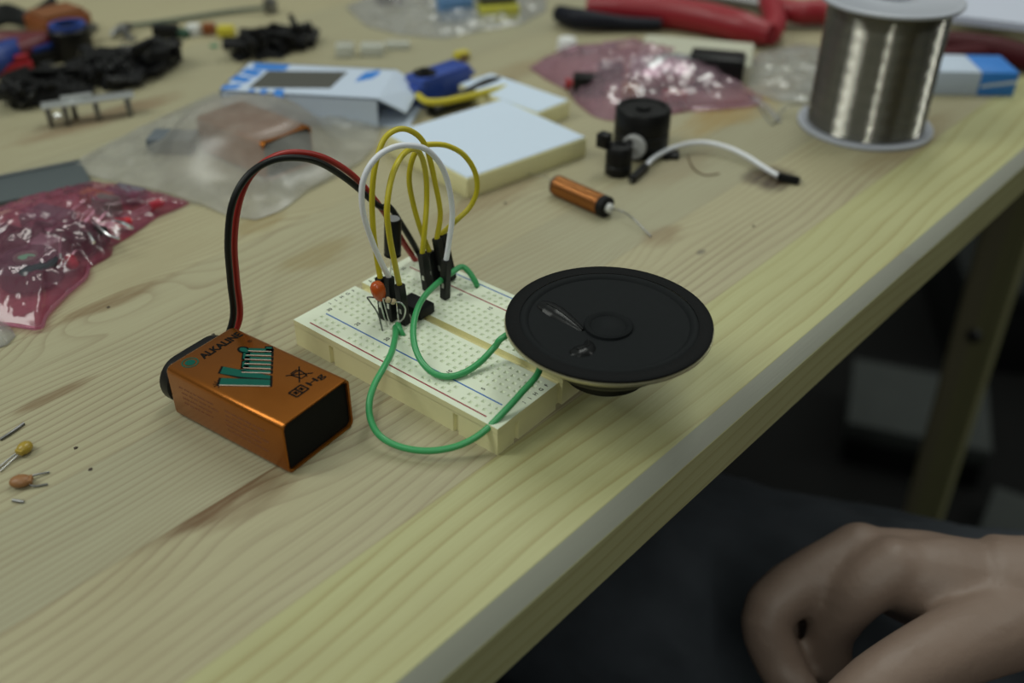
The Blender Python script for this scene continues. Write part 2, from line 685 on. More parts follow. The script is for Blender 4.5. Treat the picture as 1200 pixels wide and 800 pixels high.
floor_box('storage_box', 'pale grey box on the dark floor left of the table leg', -70, 1010, 175, 150, 70, 0.35, DKBOX, GREYBOX)
floor_box('storage_box', 'low grey box on the floor right of the table leg', 165, 905, 190, 90, 40, 0.1, DKBOX, GREYBOX)
floor_box('storage_box', 'charcoal box far behind the table leg in the dark', -40, 1400, 260, 260, 150, 0.5, DKBOX, mat('dim_card', (0.02, 0.022, 0.022), 0.8, spec=.1))

# ------------------------------------------------------------------ breadboard
BL, BWD, BH = 82.2, 54.7, 9.2
CREAM = mat('cream_abs', (0.74, 0.70, 0.40), 0.5, var=0.04, scale=20)
FACE = mat('cream_face', (0.73, 0.79, 0.63), 0.55, var=0.03, scale=20)
SOCKET = mat('socket_bottom', (0.60, 0.65, 0.52), 0.6, var=0.1)  # greyish clip metal at the bottom of the holes


def breadboard(t, hole_depth=0.6):
    # body with dovetail notches low on the sides
    def outline(notch):
        hx, hy = BL / 2, BWD / 2
        pts = [(-hx, -hy)]
        if notch:
            for cx in (-24.5, 26.0):
                pts += [(cx - 1.0, -hy), (cx - 0.7, -hy + 1.0), (cx + 0.7, -hy + 1.0), (cx + 1.0, -hy)]
        pts.append((hx, -hy))
        if notch:
            pts += [(hx, -hy + 7.0), (hx - 1.0, -hy + 7.2), (hx - 1.0, -hy + 8.8), (hx, -hy + 9.0)]
        pts += [(hx, -1.5), (hx - 1.4, -1.5), (hx - 1.4, 1.5), (hx, 1.5), (hx, hy), (-hx, hy), (-hx, 1.5), (-hx + 1.4, 1.5), (-hx + 1.4, -1.5), (-hx, -1.5)]
        return pts
    mb = MB()
    mb.prism(outline(True), 0.0, 6.6, 0)
    mb.prism(outline(False), 6.6, 7.3, 0)
    body = mb.build('body', CREAM, t, smooth=False)
    # two perforated faces either side of the centre trough
    xs_holes = [(k - 14.5) * 2.54 for k in range(30)]
    rail_x = [(k - 12) * 2.54 + (g - 2) * 2.54 for g in range(5) for k in range(g * 5, g * 5 + 5)]
    for sgn in (-1, 1):
        rows = [3.81 + 2.54 * k for k in range(5)]
        rails = [20.6, 23.14]
        h = 0.62
        ycuts = sorted(set([1.5, BWD / 2] + [q for r in rows + rails for q in (r - h, r + h)]))
        mbf = MB()
        hx = BL / 2
        for yi in range(len(ycuts) - 1):
            y0, y1 = ycuts[yi], ycuts[yi + 1]
            cyc = (y0 + y1) / 2
            hs = []
            if any(abs(cyc - r) < .3 for r in rows):
                hs = xs_holes
            elif any(abs(cyc - r) < .3 for r in rails):
                hs = [x for g in range(5) for x in [((g * 6 + k) - 14) * 2.54 for k in range(5)]]
            xc = [-hx]
            kinds = []
            for x in hs:
                kinds += [0, 1]
                xc += [x - h, x + h]
            kinds.append(0)
            xc.append(hx)
            Y0, Y1 = (y0, y1) if sgn > 0 else (-y1, -y0)
            for i, kd in enumerate(kinds):
                x0, x1 = xc[i], xc[i + 1]
                if not kd:
                    mbf.add([(x0, Y0, BH), (x1, Y0, BH), (x1, Y1, BH), (x0, Y1, BH)], [(0, 1, 2, 3)], 0)
                else:
                    q = 0.28
                    zt, zb = BH, BH - hole_depth
                    mbf.add([(x0, Y0, zt), (x1, Y0, zt), (x1, Y1, zt), (x0, Y1, zt),
                             (x0 + q, Y0 + q, zb), (x1 - q, Y0 + q, zb), (x1 - q, Y1 - q, zb), (x0 + q, Y1 - q, zb)],
                            [(0, 1, 5, 4), (1, 2, 6, 5), (2, 3, 7, 6), (3, 0, 4, 7)], 0)
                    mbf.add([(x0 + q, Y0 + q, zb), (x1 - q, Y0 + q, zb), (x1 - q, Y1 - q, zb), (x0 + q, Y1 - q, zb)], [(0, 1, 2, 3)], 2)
        # rim walls of the face slab
        ya, yb = (1.5, BWD / 2) if sgn > 0 else (-BWD / 2, -1.5)
        mbf.add([(-hx, ya, 7.2), (hx, ya, 7.2), (hx, yb, 7.2), (-hx, yb, 7.2), (-hx, ya, BH), (hx, ya, BH), (hx, yb, BH), (-hx, yb, BH)],
                [(0, 1, 5, 4), (1, 2, 6, 5), (2, 3, 7, 6), (3, 0, 4, 7)], 1)
        mbf.build('socket_face', [FACE, CREAM, SOCKET], t, smooth=False)
    return body


bb = thing('breadboard', 'cream solderless breadboard with jumper wires plugged in, before the black speaker', 'breadboard', (0, 0, 0))
breadboard(bb)
RED_INK = mat('red_ink', (0.28, 0.012, 0.03), 0.6)
BLUE_INK = mat('blue_ink', (0.03, 0.14, 0.42), 0.6)
BLACK_INK = mat('black_ink', (0.006, 0.006, 0.006), 0.75, spec=.08)
zi = BH + 0.03
for y, m, nm in ((-25.2, RED_INK, 'red rail line'), (-18.6, BLUE_INK, 'blue rail line'), (18.6, RED_INK, 'thin red rail line'), (25.3, BLUE_INK, 'thin blue rail line')):
    o = MB().box((-36.0, y - 0.24, BH), (35.4, y + 0.24, zi)).build('rail_line', m, bb, smooth=False)
    o['label'] = nm
mk = MB()
for x, s in ((-36.83, '30'), (-24.13, '25'), (-11.43, '20'), (1.27, '15'), (13.97, '10'), (26.67, '5'), (36.83, '1')):
    letters(mk, s, (x, -16.45, zi), (0, 1, 0), (-1, 0, 0), h=1.35, center=True, bold=0.02)
    letters(mk, s, (x, 16.45, zi), (0, 1, 0), (-1, 0, 0), h=1.35, center=True, bold=0.02)
for k, (s1, s2) in enumerate(zip('FGHIJ', 'EDCBA')):
    for sx in (-39.4, 39.3):
        letters(mk, s1, (sx, -3.81 - 2.54 * k, zi), (0, 1, 0), (-1, 0, 0), h=1.3, center=True, bold=0.02)
        letters(mk, s2, (sx, 3.81 + 2.54 * k, zi), (0, 1, 0), (-1, 0, 0), h=1.3, center=True, bold=0.02)
mk.build('printed_characters', BLACK_INK, bb, smooth=False)

# ------------------------------------------------------------------ 9 V battery
bx, by, ba, bh, bl, bw = 4.1442, -68.4786, 3.2298, 16.74, 44.8, 25.3
EX = V(math.cos(ba), math.sin(ba), 0)
EY = V(math.sin(ba), -math.cos(ba), 0)
EZ = V(0, 0, 1)
B0 = V(bx, by, 0)


def bat(a, b, z):
    return B0 + EX * a + EY * b + EZ * z


def bat_matrix(O, ex, ey):
    return Matrix.Translation(O) @ Matrix((ex, ey, EZ)).transposed().to_4x4()


COPPER = mat('copper_foil_label', (0.35, 0.112, 0.013), 0.27, 0.75, var=0.08, scale=30, bump=0.05)
END_BLACK = mat('battery_end_black', (0.006, 0.006, 0.006), 0.7, spec=.15)
LOGO_GREEN = mat('logo_green', (0.004, 0.085, 0.06), 0.5, spec=.15)
LOGO_PALE = mat('logo_pale', (0.55, 0.42, 0.34), 0.4)


def battery_shell(t, MA):
    """copper jacket as a rounded tube along local x (0..bl), open at the near end with a rolled lip"""
    r = 1.9
    sec = []
    for cx, cz, a0 in ((bw - r, bh - r, 0), (r, bh - r, 90), (r, r, 180), (bw - r, r, 270)):
        for k in range(7):
            a = math.radians(a0 + 90 * k / 6)
            sec.append((cx + r * math.cos(a), cz + r * math.sin(a)))
    stations = [(0.9, 0.75), (0.25, 0.7), (0.0, 0.35), (0.15, 0.08), (0.6, 0.0), (bl - 0.8, 0.0), (bl - 0.2, 0.25), (bl, 0.9)]
    n = len(sec)
    vs, fs = [], []
    cyy, czz = bw / 2, bh / 2
    for x, ins in stations:
        for b_, z_ in sec:
            vs.append(MA @ V(x, cyy + (b_ - cyy) * (1 - ins / (bw / 2)), czz + (z_ - czz) * (1 - ins / (bh / 2))))
    for i in range(len(stations) - 1):
        for k in range(n):
            k2 = (k + 1) % n
            fs.append((i * n + k, i * n + k2, (i + 1) * n + k2, (i + 1) * n + k))
    fs.append(tuple((len(stations) - 1) * n + k for k in range(n)))
    MB().add(vs, fs).build('jacket', COPPER, t, angle=50)
    sec2 = [V(0.95, cyy + (b_ - cyy) * (1 - .8 / (bw / 2)), czz + (z_ - czz) * (1 - .8 / (bh / 2))) for b_, z_ in sec]
    vs = [MA @ p for p in sec2] + [MA @ (p + V(1.0, 0, 0)) for p in sec2]
    MB().add(vs, [tuple(range(n)), tuple(range(2 * n - 1, n - 1, -1))] + [(k, (k + 1) % n, n + (k + 1) % n, n + k) for k in range(n)]).build('end_cap', END_BLACK, t, smooth=False)


MA = bat_matrix(B0, EX, EY)
battery = thing('nine_volt_battery', 'copper orange block battery with green lettering, in front of the breadboard', 'battery', bat(bl / 2, bw / 2, 0))
battery_shell(battery, MA)
zt = bh + 0.02


def bt(a, b, dz=0.0):
    return bat(a, b, zt + dz)


# green slanted brand lettering: big V then innic climbing a diagonal baseline
def poly_on(mb, pts, dz, th, mi=0):
    n = len(pts)
    vs = [bt(a, b, dz) for a, b in pts] + [bt(a, b, dz + th) for a, b in pts]
    mb.add(vs, [tuple(range(n)), tuple(range(2 * n - 1, n - 1, -1))] + [(k, (k + 1) % n, n + (k + 1) % n, n + k) for k in range(n)], mi)


def grow(pts, d):
    cx = sum(p[0] for p in pts) / len(pts)
    cy = sum(p[1] for p in pts) / len(pts)
    out = []
    for a, b in pts:
        l = math.hypot(a - cx, b - cy)
        out.append((cx + (a - cx) * (1 + d / l), cy + (b - cy) * (1 + d / l)))
    return out


base0, base1 = (14.6, 10.2), (27.8, 23.8)
bd = Vector((base1[0] - base0[0], base1[1] - base0[1]))
bl_len = bd.length
bd.normalize()
sd = Vector((0.85, -0.527))                      # stem direction


def lg(s, h):
    return (base0[0] + bd.x * s + sd.x * h, base0[1] + bd.y * s + sd.y * h)


black, green, pale = MB(), MB(), MB()
vleft = [lg(0, 0), lg(3.0, 0), lg(3.1, 13.4), lg(-0.3, 13.7)]
vright = [lg(3.4, 0.0), lg(4.9, 0.0), lg(8.4, 13.2), lg(5.2, 13.8), lg(3.9, 8.0)]
stems = []
s = 5.9
nst = 6
step = (bl_len - 6.6) / nst
hs = [8.0, 7.6, 7.4, 7.4, 7.2, 6.6]
for i in range(nst):
    stems.append([lg(s, 0), lg(s + step * 0.72, 0), lg(s + step * 0.72, hs[i]), lg(s, hs[i])])
    s += step
arcs = []
s = 5.9
for i in (1, 3):
    arcs.append([lg(5.9 + step * i, 6.0), lg(5.9 + step * (i + 1.7), 6.0), lg(5.9 + step * (i + 1.5), 7.9), lg(5.9 + step * (i + .2), 7.9)])
arcs.append([lg(5.9 + step * 5, 0.0), lg(5.9 + step * 6.1, 0.0), lg(5.9 + step * 6.1, 1.6), lg(5.9 + step * 5, 1.6)])
dot = [(33.0 + 1.5 * math.cos(2 * PI * k / 14), 18.1 + 0.9 * math.sin(2 * PI * k / 14)) for k in range(14)]
for p in [vleft, vright] + stems + arcs + [dot]:
    poly_on(black, grow(p, 0.65), 0.0, 0.02)
    poly_on(green, p, 0.02, 0.03)
for p in [vleft] + stems:
    a, b, c, d = p
    w = 0.28
    q = [a, (a[0] + bd.x * .3, a[1] + bd.y * .3), (d[0] + bd.x * .3, d[1] + bd.y * .3), d]
    poly_on(pale, q, 0.05, 0.02)
black.build('brand_outline', BLACK_INK, battery, smooth=False)
green.build('brand_lettering', LOGO_GREEN, battery, smooth=False)
pale.build('brand_highlight', LOGO_PALE, battery, smooth=False)
ink = MB()
letters(ink, 'ALKALINE', bt(38.6, 8.7, 0.02), EY, EX, w=14.6, h=2.9, bold=0.04)
letters(ink, 'Hg', bt(5.0, 16.6, 0.02), EY, EX, w=5.6, h=2.9, bold=0.02)
# crossed-out bin
def seg(mb, p, q, w=0.28, dz=0.02):
    p, q = Vector(p), Vector(q)
    d = (q - p).normalized()
    nrm = Vector((-d.y, d.x)) * w / 2
    poly_on(mb, [tuple(p - nrm), tuple(q - nrm), tuple(q + nrm), tuple(p + nrm)], dz, 0.015)
ca, cb = 12.0, 18.6
for p, q in (((-2.6, -2.6), (2.6, 2.6)), ((-2.6, 2.6), (2.6, -2.6)), ((1.5, -1.7), (1.5, 1.7)), ((1.5, -1.5), (-1.8, -1.0)), ((1.5, 1.5), (-1.8, 1.0)), ((-1.8, -1.0), (-1.8, 1.0)), ((2.1, -1.2), (2.1, 1.2)), ((-1.8, .6), (-2.4, .6))):
    seg(ink, (ca + p[0], cb + p[1]), (ca + q[0], cb + q[1]), 0.4)
# framed recycling marks
ra, rb = 6.9, 13.2
for p, q in (((-1.5, -2.2), (1.5, -2.2)), ((1.5, -2.2), (1.5, 2.2)), ((1.5, 2.2), (-1.5, 2.2)), ((-1.5, 2.2), (-1.5, -2.2)), ((-1.5, 0), (1.5, 0)), ((-.6, -1.5), (.7, -.6)), ((.7, -1.5), (-.6, -.6)), ((-.6, .6), (.7, 1.5)), ((.7, .6), (-.6, 1.5))):
    seg(ink, (ra + p[0], rb + p[1]), (ra + q[0], rb + q[1]), 0.55)
# spark lines by the V and registered mark
for d in ((1.2, -1.2), (0.2, -1.8), (-1.2, -1.4), (1.8, -0.2), (1.6, 0.8)):
    seg(ink, (26.6, 3.4), (26.6 + d[0], 3.4 + d[1]), 0.25)
letters(ink, '®', bt(34.2, 21.4, 0.02), EY, EX, h=1.3)
ink.build('black_print', BLACK_INK, battery, smooth=False)
em = MB()
for r0, r1 in ((1.95, 2.35), (0.0, 1.45)):
    n = 28
    vs = [bt(40.6 + r * math.cos(2 * PI * k / n), 5.4 + r * math.sin(2 * PI * k / n), 0.03) for r in (max(r0, .01), r1) for k in range(n)]
    em.add(vs, [(k, (k + 1) % n, n + (k + 1) % n, n + k) for k in range(n)])
em.build('round_emblem', LOGO_GREEN, battery, smooth=False)
# small print on the long side: rows of tiny dark characters
sp = MB()
FAINT = mat('faint_print', (0.20, 0.06, 0.02), 0.5)
r2 = random.Random(3)
for row in range(5):
    for blk, (a0, a1) in enumerate(((40.5, 25.5), (23, 8))):
        if (row == 4 and blk == 0) or (row in (0,) and blk == 0 and False):
            continue
        a = a0 - r2.random() * 1.5
        z = 11.6 - row * 1.7
        while a > a1 + r2.random() * 4:
            w = 0.6 + r2.random() * 2.4
            sp.add([bat(a, -0.02, z), bat(a - w, -0.02, z), bat(a - w, -0.02, z + 0.55), bat(a, -0.02, z + 0.55)], [(0, 1, 2, 3)])
            a -= w + 0.5
sp.build('side_small_print', FAINT, battery, smooth=False)
# metal terminals on the far end
for b_, r_ in ((6.4, 3.2), (18.9, 3.9)):
    MB().lathe([(0, 0), (r_, 0), (r_, .5), (r_ * 0.7, .9), (0, .9)], 20, M=place((0, 0, 1), bat(bl, b_, bh / 2), EX)).build('terminal', STEEL, battery)

# snap connector on the battery's far end, with its twin lead
snap = thing('battery_snap', 'black snap connector on the orange battery end with red and black leads', 'connector', bat(bl + 4, bw / 2, 0))
sec = []
mbs = MB()
MS = bat_matrix(bat(bl + 1.0, 0, 0), EX, EY)
r = 6.7
pts = []
for cx, a0 in ((bw - r - 0.2, -90), (r + 0.2, 90)):
    for k in range(15):
        a = math.radians(a0 + 180 * k / 14)
        pts.append((cx + r * math.cos(a), bh / 2 - 0.9 + r * 1.04 * math.sin(a)))
n = len(pts)
for_x = [(0.0, .5), (.5, 0), (3.4, 0), (4.2, .35), (4.5, 1.2)]
vs, fs = [], []
for xx, ins in for_x:
    for b_, z_ in pts:
        cy_, cz_ = bw / 2, bh / 2
        vs.append(MS @ V(xx, cy_ + (b_ - cy_) * (1 - ins / 12), cz_ + (z_ - cz_) * (1 - ins / 8)))
for i in range(len(for_x) - 1):
    for k in range(n):
        k2 = (k + 1) % n
        fs.append((i * n + k, i * n + k2, (i + 1) * n + k2, (i + 1) * n + k))
fs += [tuple(range(n - 1, -1, -1)), tuple((len(for_x) - 1) * n + k for k in range(n))]
mbs.add(vs, fs).build('snap_cover', BLACK_PLASTIC, snap)
# leads: from the back of the snap up and over to the far power rail
P0 = bat(bl + 3.5, bw - 3, 9)
RE = A(490, 309, BH - 1)
BE = A(497, 312, BH + 13.5)
PP, NN = vertical_plane(P0.copy(), RE.copy())
lead_px = [(277, 374), (274, 330), (271, 285), (276, 240), (291, 207), (316, 187), (345, 181), (377, 187), (410, 207), (440, 236)]
black_pts = [onplane(u - 4.0, v - 0.5, PP - NN * 1.1, NN) for u, v in lead_px]
red_pts = [onplane(u + 3.4, v + 0.2, PP + NN * 1.1, NN) for u, v in lead_px]
# twin lead twists so black comes round to the underside at the top, then the strands part
for i, (du, dv) in enumerate([(0, 0)] * 4 + [(1, 1), (1.5, 3), (2, 4.5), (1, 4.5), (1, 5), (4, 6)]):
    u, v = lead_px[i]
    black_pts[i] = onplane(u - 4.0 + du * 2.0, v - 0.5 + dv * .95, PP - NN * 1.0, NN)
    red_pts[i] = onplane(u + 3.4 - du * 1.2, v + 0.2 - dv * .55, PP + NN * 1.0, NN)
red_pts += [onplane(u, v, PP + NN * 1.0, NN) for u, v in ((463, 268), (474, 286), (487, 305))] + [RE]
black_pts += [onplane(u, v, PP - NN * 1.0, NN) for u, v in ((456, 242), (470, 262), (483, 283), (491, 298))] + [A(494, 303, BH + 11)]
MB().tube([P0 + EZ * -2] + red_pts, 1.0, 10).build('red_lead', RED_WIRE, snap)
MB().tube([P0 + EZ * -2 - EY * 1.5] + black_pts, 1.0, 10).build('black_lead', BLACK_WIRE, snap)

# ------------------------------------------------------------------ jumper wires on the breadboard
def housing(mb, b, t, w=2.5):
    d = (t - b)
    M = place((1, 0, 0), b, d) if False else Matrix.Translation(b) @ frame_of_z(d)
    L = d.length
    mb.box((-w / 2, -w / 2, 0), (w / 2, w / 2, L), 0.18, 0, M, 1)
    return M, L


def frame_of_z(d):
    z = d.normalized()
    x = V(1, 0, 0)
    x = (x - z * x.dot(z)).normalized()
    y = z.cross(x)
    return Matrix((x, y, z)).transposed().to_4x4()


def jumper(label, ends, path, m, wire_r=0.86, name='jumper_wire', group=None, glint=True):
    """ends: [(bottom, top), (bottom, top)] of the two plug housings; path: points between the tops"""
    base = ends[0][0]
    t = thing(name, label, 'jumper wire', base, group)
    for b, tp in ends:
        mb = MB()
        M, L = housing(mb, b, tp)
        o = mb.build('plug_housing', BLACK_PLASTIC, t)
        g = MB()
        g.box((-0.32, -0.32, -2.2), (0.32, 0.32, 0.3), 0, 0, M)
        g.box((-0.45, -1.275, L * .30), (0.45, -1.22, L * .42), 0, 0, M)
        g.build('pin', STEEL, o)
    MB().tube([ends[0][1] + (ends[0][0] - ends[0][1]).normalized() * 1.5, ends[0][1]] + path + [ends[1][1], ends[1][1] + (ends[1][0] - ends[1][1]).normalized() * 1.5], wire_r, 10).build('wire', m, t)
    return t


zb = BH + 0.25
HL = 14.0


def tilt_top(b, u, v):
    """top of a housing standing on b whose top is seen at (u, v), about HL long"""
    p, n_ = b, V(-(CP - b).x, -(CP - b).y, 0).normalized()
    q = onplane(u, v, p, n_)
    return q


L1a = A(450.5, 372, zb)
L1b = A(459.5, 374.5, zb)
L2 = A(475, 379, zb)
R1 = A(501, 339, zb)
R2 = A(505, 335, zb) + V(-1.0, 2.6, 0)
R3 = R2 + V(2.6, 2.0, 0)
R4 = R3 + V(0.5, 3.2, 0)
RW = A(521.5, 349, zb)
L1at, L1bt, L2t = tilt_top(L1a, 445.5, 325), tilt_top(L1b, 455.5, 324), tilt_top(L2, 468, 333)
R1t, R2t, R3t, R4t, RWt = tilt_top(R1, 495, 296), tilt_top(R2, 503, 294), tilt_top(R3, 512, 279), tilt_top(R4, 518, 274), tilt_top(RW, 523, 304)


def arc(pxs, p, q, bow=0.0):
    pl, nl = vertical_plane(p.copy(), q.copy())
    out = []
    m = len(pxs)
    for i, (u, v) in enumerate(pxs):
        k = (i + 1) / (m + 1)
        out.append(onplane(u, v, pl + nl * bow * math.sin(PI * k), nl))
    return out


jumper('white jumper wire arching over the breadboard in front of the yellow ones', [(L1b, L1bt), (RW, RWt)],
       arc([(449, 312), (437, 285), (426, 251), (424, 222), (430, 200), (444, 182), (463, 172), (482, 170.5), (501, 176), (517, 194), (526, 219), (530, 251), (526, 285)], L1b, RW, -2), WHITE_WIRE)
wj = [o for o in bpy.data.objects if o.type == 'EMPTY' and o.get('label', '').startswith('white jumper wire arching')][0]
pw, nw = vertical_plane(L1b.copy(), RW.copy())
for (u1, v1, u2, v2) in ((521.5, 203, 522.5, 207), (526, 222, 526.6, 227), (527.5, 231, 527.8, 234), (433, 196, 435, 193), (434, 277, 435, 280)):
    MB().tube([onplane(u1, v1, pw - nw * 1.2, nw), onplane(u2, v2, pw - nw * 1.2, nw)], .45, 6).build('printed_mark', BLACK_INK, wj)
jumper('yellow jumper wire whose loop rises highest, behind the white one', [(L1a, L1at), (R3, R3t)],
       arc([(442, 305), (437.5, 270), (436, 230), (439.5, 195), (449, 165), (463, 152.5), (478, 152), (493, 162), (502, 180), (510, 215), (516, 250)], L1a, R3, 6), YELLOW_WIRE)
jumper('yellow jumper wire with the narrow middle arch, passing close before the black capacitor', [(L2, L2t), (R1, R1t)],
       arc([(464, 315), (457, 280), (453.5, 245), (459, 208), (470, 184), (483, 174.5), (493, 181), (499, 205), (500, 235), (498, 265)], L2, R1, 1), YELLOW_WIRE)
jumper('yellow jumper wire whose wide loop swings out to the right of the white wire', [(R2, R2t), (R4, R4t)],
       arc([(494, 272), (485, 242), (479.5, 212), (483, 187), (493, 172), (508, 169), (525, 171), (543, 181), (556, 200), (559, 222), (551, 242), (535, 258)], R2, R4, 3), YELLOW_WIRE)

# ------------------------------------------------------------------ components plugged into the board
# dual in-line chip across the trough
ic = thing('timer_chip', 'black eight-legged chip straddling the breadboard trough behind the plugs', 'chip', (-14.9, 0, BH))
MI = Matrix.Translation(V(-15.0, 0, BH))
mbi = MB()
mbi.prism([(-4.9, -3.2), (4.9, -3.2), (4.9, 3.2), (-4.9, 3.2)], 0.5, 3.9, 0, MI, 0.3)
mbi.lathe([(0, 3.9), (.6, 3.9), (.6, 3.93), (0, 3.93)], 12, 0, Matrix.Translation(V(-18.6, -1.8, BH)))
mbi.build('package', BLACK_MATTE, ic, angle=30)
for sx in (-1, 1):
    for k in range(4):
        q = MB()
        x = -15.0 + (k - 1.5) * 2.54
        q.box((x - .4, sx * 3.2 - .2, BH + 1.6), (x + .4, sx * 3.9 + .2 * sx, BH + 1.9))
        q.box((x - .3, sx * 3.85 - .15, BH - 1.2), (x + .3, sx * 3.85 + .15, BH + 1.9))
        q.build('pin', STEEL, ic, smooth=False)

# electrolytic capacitor on long legs
cb_ = A(458, 333, BH)
cap = thing('electrolytic_capacitor', 'black cylinder capacitor standing on thin legs behind the left plugs', 'capacitor', cb_)
cz = None
nn = V(-(CP - cb_).x, -(CP - cb_).y, 0).normalized()
cbot = onplane(460, 299.5, cb_, nn)
ctop = onplane(460.5, 256, cb_, nn)
axis = (ctop - cbot)
MC = Matrix.Translation(cbot) @ frame_of_z(axis)
Lc = axis.length
rc = 2.75
MB().lathe([(0, 0), (rc * .8, 0), (rc, .35), (rc, .8), (rc * .93, 1.2), (rc, 1.7), (rc, Lc - .5), (rc * .9, Lc), (rc * .8, Lc)], 28, M=MC).build('sleeve', BLACK_PLASTIC, cap)
MB().lathe([(0, Lc - .05), (rc * .8, Lc - .05), (rc * .78, Lc + .08), (0, Lc + .08)], 28, M=MC).build('top_disc', mat('can_top', (0.35, 0.35, 0.35), .4, .8), cap)
for s_ in (-1, 1):
    MB().tube([cbot + V(s_ * .9, 0, .2), cbot + V(s_ * 1.0, 0, -4), cb_ + V(s_ * 1.27, 0, -1.2)], 0.25, 8).build('leg', STEEL, cap)

# orange drop capacitor
ob = A(453, 384, BH)
nn = V(-(CP - ob).x, -(CP - ob).y, 0).normalized()
oc = onplane(443.5, 341, ob - V(0, 0, 0), nn)
orange = thing('ceramic_capacitor', 'glossy orange drop capacitor on two bent legs at the breadboard edge of plugs', 'capacitor', ob)
odir = (onplane(441, 333, ob, nn) - onplane(447, 352, ob, nn)).normalized()
MO = Matrix.Translation(oc) @ frame_of_z(odir)
mo = MB()
mo.lathe([(0, -3.4), (.9, -3.2), (1.5, -2.5), (2.0, -1.2), (2.25, 0.4), (2.1, 1.8), (1.5, 2.8), (.7, 3.2), (0, 3.3)], 24, M=MO)
mo.build('body', mat('orange_lacquer', (0.50, 0.085, 0.012), 0.25, var=.08), orange)
for u1, v1, u2, v2 in ((446, 355, 455, 385), (441, 352, 449, 391)):
    a_ = onplane(u1, v1, ob, nn)
    if u1 == 446:
        pts = [oc + odir * -2.8, a_, onplane(450, 370, ob, nn), A(u2, v2, BH - 1)]
    else:
        pts = [oc + odir * -2.8, onplane(431, 348, ob, nn), onplane(434, 354, ob, nn), onplane(443, 368, ob, nn), A(u2, v2, BH - 1)]
    MB().tube(pts, 0.24, 8).build('leg', DARK_STEEL if u1 == 441 else STEEL, orange)

# small banded resistor with its long hoop legs
rb_ = A(462, 372, BH)
nn2 = V(-(CP - ob).x, -(CP - ob).y, 0).normalized()
res = thing('resistor', 'tiny beige banded resistor with hooped wire leg beside the orange capacitor', 'resistor', A(463, 380, BH))
ra_, rbb = onplane(452, 350.5, ob - nn * 1.5, nn2), onplane(463, 354, ob - nn * 1.5, nn2)
rd = (rbb - ra_)
MR = Matrix.Translation(ra_) @ frame_of_z(rd)
Lr = rd.length
MB().lathe([(0, -.1), (.7, 0), (.95, .4), (.95, .9), (.72, 1.2), (.72, Lr - 1.2), (.95, Lr - .9), (.95, Lr - .4), (.7, Lr), (0, Lr + .1)], 18, M=MR).build('body', mat('resistor_beige', (0.52, 0.42, 0.25), .4), res)
for k, c in enumerate(((0.30, 0.10, 0.03), (0.02, 0.02, 0.02), (0.40, 0.16, 0.02))):
    zz = Lr * (.3 + .18 * k)
    MB().lathe([(.74, zz), (.76, zz + .02), (.76, zz + .28), (.74, zz + .3)], 18, M=MR, cap=False).build('colour_band', mat('band_%d' % k, c, .4), res)
MB().tube([rbb, onplane(470, 355, ob - nn * 1.5, nn2), onplane(475, 362, ob - nn * 1.5, nn2), onplane(473, 372, ob - nn * 1.5, nn2), onplane(466, 379, ob - nn * 1.5, nn2), A(461, 385, BH - .6)], 0.26, 8).build('hoop_leg', STEEL, res)
MB().tube([ra_, onplane(449, 350, ob - nn * 1.5, nn2), onplane(452, 362, ob, nn2), A(458, 383, BH - .8)], 0.24, 8).build('leg', STEEL, res)

# ------------------------------------------------------------------ green hook-up wires
SPK = V(48.9, 11.0, 28.2)
g1 = [A(559, 336, BH - 1), A(558, 332, BH + 1.2), A(550, 319, BH + 4.5), A(541, 312.5, BH + 6), A(530, 319, BH + 6.5), A(510, 334, BH + 7.5), A(494, 352, BH + 8.0), A(485.5, 375, BH + 7.5), A(485, 400, BH + 5.5),
      A(493, 422, BH + 3.2), A(508, 437, BH + 1.6), A(526, 441, BH + 1.2), A(545, 436, BH + 1.4), A(564, 423, BH + 2.6), A(580, 406, BH + 5.5), A(593, 393, BH + 9)]
hook = thing('hookup_wire', 'green wire from the far power rail looping over the board to the speaker', 'wire', g1[0])
MB().tube(g1 + [SPK + V(-21, 4, -7.5), SPK + V(-17, 4, -8.6)], 0.95, 10).build('insulation', GREEN_WIRE, hook)
MB().tube([g1[0] + V(0, 0, .3), g1[0] + V(0, 0, -1)], 0.3, 8).build('bare_end', STEEL, hook)
g2 = [A(463.5, 383, BH + 1.0), A(463, 395, BH + 2.2), A(459, 412, BH + 3.4), A(450, 430, BH + 4), A(439, 450, BH + 3.0), A(433, 470, BH + 1), A(434, 490, 7), A(443, 508, 4.5), A(460, 520, 3.2), A(485, 527, 3.0), A(512, 527.5, 3.4), A(540, 521, 4.6), A(565, 507, 7.0),
      A(590, 483, 11.0), A(612, 459, 14), A(632, 434, 17)]
hook2 = thing('hookup_wire', 'green wire hanging over the front side of the board on its way to the speaker', 'wire', g2[0])
MB().tube(g2 + [SPK + V(-15, -9, -8.0), SPK + V(-12, -6, -9.0)], 0.95, 10).build('insulation', GREEN_WIRE, hook2)
MB().tube([A(461, 382, BH + .6), A(461, 382, BH - 1)], 0.3, 8).build('bare_end', STEEL, hook2)
g3 = [A(466, 379, BH + 2.0), A(468.5, 386, BH + 1.4), A(472, 393, BH - .4)]
tag(MB().tube(g3, 0.9, 10).build('wire_stub', GREEN_WIRE), 'short green wire stub in the board beside the longer green wire end', 'wire')

